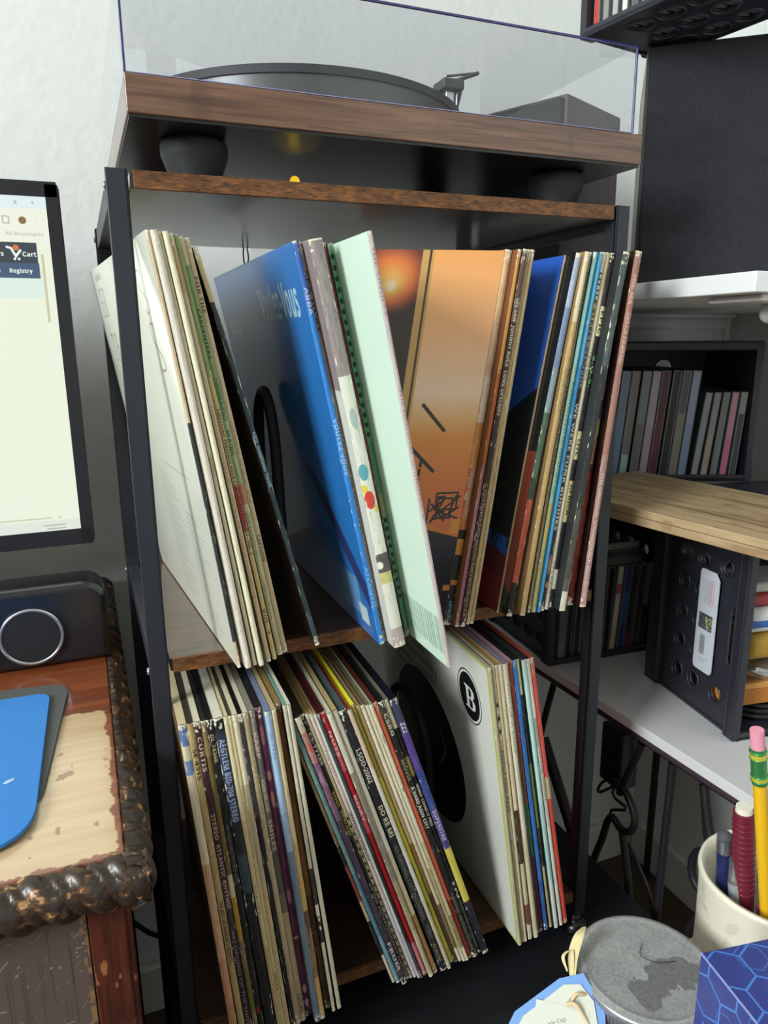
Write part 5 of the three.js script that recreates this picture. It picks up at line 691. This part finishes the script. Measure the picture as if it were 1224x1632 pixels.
{
  const j = thing('glass_jar', 'squat glass jar with a dusty ridged metal lid', 'jar', [0.2025, FY, 0.3092]);
  const ly = 0.107;
  part(j, 'jar_body', new THREE.LatheGeometry([[0, 0], [0.034, 0], [0.037, 0.004], [0.0375, 0.07], [0.036, 0.085], [0.0315, 0.094], [0.0315, 0.112], [0.0285, 0.112], [0.0285, 0.094], [0.033, 0.084], [0.0345, 0.07], [0.034, 0.006], [0, 0.004]].map((a) => new THREE.Vector2(...a)), 56), new THREE.MeshPhysicalMaterial({ color: 0xe8eef0, roughness: 0.05, transmission: 1, thickness: 0.003, ior: 1.5 }));
  part(j, 'wax', new THREE.CylinderGeometry(0.0335, 0.0335, 0.062, 48).translate(0, 0.0375, 0), std(0x6a4c38, 0.6), 'dark brown wax');
  const band = part(j, 'lid_band', new THREE.LatheGeometry([[0.0325, ly - 0.014], [0.0352, ly - 0.0145], [0.0362, ly - 0.012], [0.0346, ly - 0.0085], [0.0358, ly - 0.006], [0.0348, ly - 0.003], [0.0356, ly + 0.006], [0.0362, ly + 0.0112], [0.0352, ly + 0.0128], [0.0335, ly + 0.0128]].map((a) => new THREE.Vector2(...a)), 96), std(0xa4a6ac, 0.35, { metalness: 0.75 }));
  const kn = []; for (let i = 0; i < 110; i++) { const a = i / 110 * Math.PI * 2; kn.push(new THREE.CylinderGeometry(0.0007, 0.0007, 0.0062, 5).translate(Math.cos(a) * 0.0357, ly + 0.0075, Math.sin(a) * 0.0357)); }
  part(band, 'knurling', merge(kn), std(0xa8aab0, 0.35, { metalness: 0.75 }));
  const dust = texture(512, 512, (u, v) => { const r = Math.hypot(u - 0.5, v - 0.5) * 2, a = fbm(u, v, 7, 7, 4, 501), b = fbm(u, v, 80, 80, 2, 507), x = (u - 0.55) / 0.26, y = (v - 0.36) / 0.17; const blot = x * x + y * y + (a - 0.5) * 3.2; let k = 138 + (b - 0.5) * 34 + (a - 0.5) * 26; if (blot < 1.1) k = 104 + (b - 0.5) * 30; if (r > 0.9 && r < 0.94) k += 14; if (fbm(u, v, 128, 128, 1, 511) > 0.965) k += 40; return [k, k + 1, k + 1]; });
  const lidG = new THREE.LatheGeometry([[0, ly + 0.0125], [0.0295, ly + 0.0125], [0.031, ly + 0.0134], [0.0325, ly + 0.0134], [0.034, ly + 0.0131], [0.0352, ly + 0.0126]].map((a) => new THREE.Vector2(...a)), 72), lp = lidG.attributes.position, lu = lidG.attributes.uv; for (let i = 0; i < lp.count; i++) lu.setXY(i, 0.5 + lp.getX(i) / 0.0705, 0.5 - lp.getZ(i) / 0.0705);
  part(j, 'lid_disc', lidG, std(0xffffff, 0.7, { map: dust }), 'dusty grey lid disc');
  part(j, 'hair', tube([[0.008, ly + 0.0138, -0.012], [0.002, ly + 0.0138, -0.006], [0.007, ly + 0.0138, 0.001], [0.016, ly + 0.0138, 0.004]], 0.0002, 40, false, 5), M.black);
}
{
  const t = thing('gift_tag', 'cream paper tag on a blue backing tied to the jar with twine', 'tag', [0.1545, -0.0845, 0.3068]);
  t.lookAt(camera.position); t.rotateX(-0.25); const u = 0.00031;
  const poly = (pts, d, hole) => { const s = new THREE.Shape(); pts.forEach(([x, y], i) => (i ? s.lineTo(x * u, y * u) : s.moveTo(x * u, y * u))); s.closePath(); if (hole) { const p = new THREE.Path(); p.absarc(hole[0] * u, hole[1] * u, hole[2] * u, 0, 7, true); s.holes.push(p); } return new THREE.ExtrudeGeometry(s, { depth: d, bevelEnabled: false, curveSegments: 16 }); };
  part(t, 'backing_card', poly([[-95, -70], [-80, -32], [-14, 30], [24, 46], [60, 0], [66, -110], [-70, -110]], 0.0006), std(0x6f98d2, 0.6), 'blue backing card');
  const face = [[-80, -68], [-66, -36], [-6, 22], [20, 28], [42, 8], [58, -60], [60, -110], [-60, -110]];
  part(t, 'tag_face', poly(face, 0.0005, [8, 2, 4]).translate(0, 0, 0.0009), std(0xc9ccc0, 0.7));
  const tx = canvasTex(512, 512, (g, W_, H_) => { g.fillStyle = '#c9ccc0'; g.fillRect(0, 0, W_, H_); g.save(); g.translate(60, 330); g.rotate(-0.62); g.fillStyle = '#2f5a58'; g.font = 'italic 58px serif'; g.fillText('Double Cup', 0, 0, 300); g.fillStyle = '#c9605c'; g.font = '44px sans-serif'; g.fillText('LD OF', 70, 110); g.fillText('S 488F', 60, 165); g.restore(); });
  part(t, 'tag_print', new THREE.PlaneGeometry(84 * u, 64 * u).translate(-6 * u, -40 * u, 0.0016), std(0xffffff, 0.7, { map: tx }));
  part(t, 'twine', tube([[8 * u, 2 * u, 0.002], [14 * u, 10 * u, 0.004], [26 * u, 14 * u, 0.002], [40 * u, 26 * u, -0.004], [60 * u, 50 * u, -0.012]], 0.0009, 40), std(0xcdb996, 0.9));
  part(t, 'twine', tube([[8 * u, 2 * u, 0.0016], [2 * u, -6 * u, 0.003], [12 * u, -4 * u, 0.004], [30 * u, -20 * u, 0.002], [56 * u, -48 * u, -0.004]], 0.0009, 40), std(0xcdb996, 0.9));
  const rib = (pts, w) => { const c = new THREE.CatmullRomCurve3(pts.map(([x, y, z]) => new THREE.Vector3(x * u, y * u, z))), P3 = [], I = [], n = 24; for (let i = 0; i <= n; i++) { const p = c.getPoint(i / n), k = w * u * (0.35 + 0.65 * Math.sin(i / n * Math.PI)); for (const z of [0.0004, -0.0004]) { P3.push(p.x - k, p.y, p.z + z, p.x + k, p.y + k * 0.3, p.z + z + 0.0008); } } for (let i = 0; i < n; i++) { const a = i * 4, b = a + 4; I.push(a, a + 1, b, b, a + 1, b + 1, a + 2, b + 2, a + 3, a + 3, b + 2, b + 3, a, b, a + 2, a + 2, b, b + 2, a + 1, a + 3, b + 1, b + 1, a + 3, b + 3); } const g = new THREE.BufferGeometry(); g.setAttribute('position', new THREE.Float32BufferAttribute(P3, 3)); g.setIndex(I); g.computeVertexNormals(); return g; };
  part(t, 'raffia', rib([[8, 30, -0.002], [6, 66, -0.001], [14, 100, 0.001], [22, 120, -0.003]], 9), std(0xcfc193, 0.8), 'curled straw coloured raffia'); part(t, 'raffia', rib([[-2, 44, -0.001], [-10, 62, 0.002], [2, 74, 0.001], [8, 40, -0.002]], 3), std(0xcfc193, 0.8));
}
{
  const c = thing('pen_cup', 'stained ivory ceramic cup holding pens and a pencil', 'cup', [0.3035, FY, 0.3024]);
  const h = 0.1375, tex = canvasTex(1024, 512, (g, W_, H_) => {
    g.fillStyle = '#d6d1c0'; g.fillRect(0, 0, W_, H_);
    for (let i = 0; i < 320; i++) { g.fillStyle = ['rgba(120,104,80,0.10)', 'rgba(240,236,224,0.14)', 'rgba(90,80,66,0.10)'][i % 3]; g.beginPath(); g.ellipse(rnd() * W_, rnd() * H_, rr(2, 26), rr(2, 16), rnd() * 3, 0, 7); g.fill(); }
    for (const cx of [0.74, 0.77, 0.79, 0.76, 0.82, 0.3]) for (let i = 0; i < 26; i++) { g.fillStyle = 'rgba(108,80,46,0.14)'; g.beginPath(); g.ellipse(cx * W_ + rr(-40, 40), H_ * rr(0.5, 0.98), rr(8, 34), rr(10, 50), 0, 0, 7); g.fill(); }
    g.fillStyle = '#4c4a44'; g.font = '16px serif'; ['and by the same token every one of us and part', 'of the whole is never quite so simple as', 'the day it was made, or the maker', 'in a mountain of common sense', 'with best regards as always, captain'].forEach((s, i) => { g.fillText(s, W_ * 0.74 + i * 6, H_ * 0.36 + i * 20); });
  });
  const g = new THREE.LatheGeometry([[0, 0.0], [0.037, 0.0], [0.0395, 0.003], [0.0405, 0.05], [0.0405, 0.1], [0.0412, 0.128], [0.0424, 0.1345], [0.0418, h], [0.0395, h], [0.0378, 0.132], [0.0368, 0.12], [0.0365, 0.01], [0, 0.007]].map((a) => new THREE.Vector2(...a)), 72), p = g.attributes.position, uv = g.attributes.uv;
  for (let i = 0; i < p.count; i++) uv.setY(i, clamp(p.getY(i) / h));
  part(c, 'cup_body', g, std(0xffffff, 0.35, { map: tex }));
}
const stick = (name, label, cat, a, b, build) => { const A = V(a), B = V(b), o = thing(name, label, cat, a), d = B.clone().sub(A), len = d.length(); o.quaternion.setFromUnitVectors(new THREE.Vector3(0, 1, 0), d.normalize()); build(o, len); return o; };
const cyl = (r0, r1, y0, y1, k = 24) => new THREE.CylinderGeometry(r1, r0, y1 - y0, k).translate(0, (y0 + y1) / 2, 0);
stick('pencil', 'yellow pencil with a pink eraser and green ferrule in the cup', 'pencil', [0.302, FY + 0.009, 0.3195], [0.2596, 0.0462, 0.3123], (o, l) => {
  part(o, 'barrel', cyl(0.0036, 0.0036, 0.002, l - 0.032, 6), std(0xe0b01c, 0.35));
  part(o, 'ferrule', merge([cyl(0.0039, 0.0039, l - 0.032, l - 0.0105), ...[0.03, 0.027, 0.0165, 0.0125].map((q) => new THREE.TorusGeometry(0.0039, 0.0005, 6, 24).rotateX(Math.PI / 2).translate(0, l - q, 0))]), std(0x4f9a5c, 0.3, { metalness: 0.6 }));
  part(o, 'ferrule_band', merge([cyl(0.00405, 0.00405, l - 0.0295, l - 0.0275), cyl(0.00405, 0.00405, l - 0.0165, l - 0.0135)]), std(0xd6d04a, 0.35, { metalness: 0.4 }));
  part(o, 'eraser', cyl(0.0036, 0.0034, l - 0.0105, l), std(0xd88fa4, 0.85));
});
stick('marker_pen', 'burgundy ridged pen with a white end cap in the cup', 'pen', [0.292, FY + 0.009, 0.303], [0.2736, -0.0117, 0.2994], (o, l) => {
  part(o, 'barrel', merge([cyl(0.0058, 0.0058, 0, l - 0.002), ...[...Array(14)].map((_, i) => new THREE.TorusGeometry(0.0058, 0.00035, 6, 28).rotateX(Math.PI / 2).translate(0, l - 0.008 - i * 0.0035, 0))]), std(0x6a1f30, 0.32));
  part(o, 'end_cap', cyl(0.0046, 0.0042, l - 0.002, l + 0.0012), std(0xd8d4c8, 0.5));
  part(o, 'clip', merge([rod([0.0066, l - 0.006, 0.003], [0.0072, l - 0.05, 0.004], 0.0008), rod([0.005, l - 0.005, 0.0], [0.0066, l - 0.006, 0.003], 0.0008), rod([0.0066, l - 0.006, 0.003], [0.0085, l - 0.026, 0.001], 0.0007)]), M.chrome);
});
stick('stylus_pen', 'navy pen with a grey rubber stylus tip in the cup', 'pen', [0.284, FY + 0.009, 0.292], [0.2733, -0.0335, 0.2893], (o, l) => {
  part(o, 'barrel', cyl(0.0042, 0.0042, 0, l - 0.013), std(0x1d2450, 0.3)); part(o, 'collar', cyl(0.0044, 0.0043, l - 0.013, l - 0.005), M.chrome); part(o, 'stylus_tip', new THREE.SphereGeometry(0.0043, 20, 14).scale(1, 0.95, 1).translate(0, l - 0.004, 0), std(0x46484c, 0.8));
});
stick('clear_pen', 'clear barrelled pen with silver clip and grey tip in the cup', 'pen', [0.287, FY + 0.009, 0.309], [0.2742, -0.0465, 0.297], (o, l) => {
  part(o, 'barrel', cyl(0.0044, 0.0044, 0, l - 0.014), std(0x8a8f96, 0.15)); part(o, 'collar', cyl(0.0044, 0.0034, l - 0.014, l - 0.004), M.chrome); part(o, 'push_button', cyl(0.0034, 0.0032, l - 0.004, l), std(0x4a4c50, 0.7));
  part(o, 'clip', rod([0.005, l - 0.013, 0.002], [0.0062, l - 0.044, 0.002], 0.0009), M.chrome);
});
{ const o = thing('folded_card', 'burgundy folded card standing in the front of the cup', 'card', [0.313, FY + 0.01, 0.322], undefined, -0.3); part(o, 'card', rbox(0.034, 0.128, 0.003, 0.001, 0, 0.064, 0), std(0x6f3048, 0.5)); o.rotation.z = 0.16; }
{
  const b = thing('patterned_box', 'deep blue cardboard box with pale hexagon lines in the foreground', 'box', [0.2305, FY, 0.424], undefined, -0.17);
  const w = 0.115, h = 0.1803, hex = canvasTex(1024, 1024, (g, W_, H_) => {
    g.fillStyle = '#22307e'; g.fillRect(0, 0, W_, H_); for (let i = 0; i < 1500; i++) { g.fillStyle = i % 2 ? 'rgba(70,50,120,0.10)' : 'rgba(30,70,170,0.10)'; g.fillRect(rnd() * W_, rnd() * H_, rr(3, 30), rr(3, 30)); }
    const H6 = (x, y, r, c, lw, ph) => { g.strokeStyle = c; g.lineWidth = lw; g.beginPath(); for (let k = 0; k < 7; k++) { const a = ph + k * Math.PI / 3; g[k ? 'lineTo' : 'moveTo'](x + r * Math.cos(a), y + r * Math.sin(a)); } g.stroke(); };
    for (let j = -1; j < 8; j++) for (let i = -1; i < 9; i++) { H6(i * 150 + (j % 2) * 75, j * 130, 87, '#3f78c8', 7, Math.PI / 6); if ((i * 7 + j * 3) % 4 === 0) H6(i * 150 + 40, j * 130 + 30, 60, '#345fb0', 5, Math.PI / 6); }
  });
  const g = rbox(w, h, w, 0.0012), uv = g.attributes.uv; for (let i = 0; i < uv.count; i++) uv.setXY(i, uv.getX(i) / 0.12 + 0.5, uv.getY(i) / 0.12 + 0.5);
  hex.wrapS = hex.wrapT = THREE.RepeatWrapping;
  part(b, 'carton', g.translate(0, h / 2, 0), new THREE.MeshPhysicalMaterial({ map: hex, roughness: 0.4, clearcoat: 0.5, clearcoatRoughness: 0.35 }));
  part(b, 'worn_edge', merge([rbox(0.0009, 0.0009, w, 0.0003, -w / 2 + 0.0003, h - 0.0003, 0)]), std(0x7d8ac0, 0.7), 'rubbed pale edge');
}
renderer.render(scene, camera);
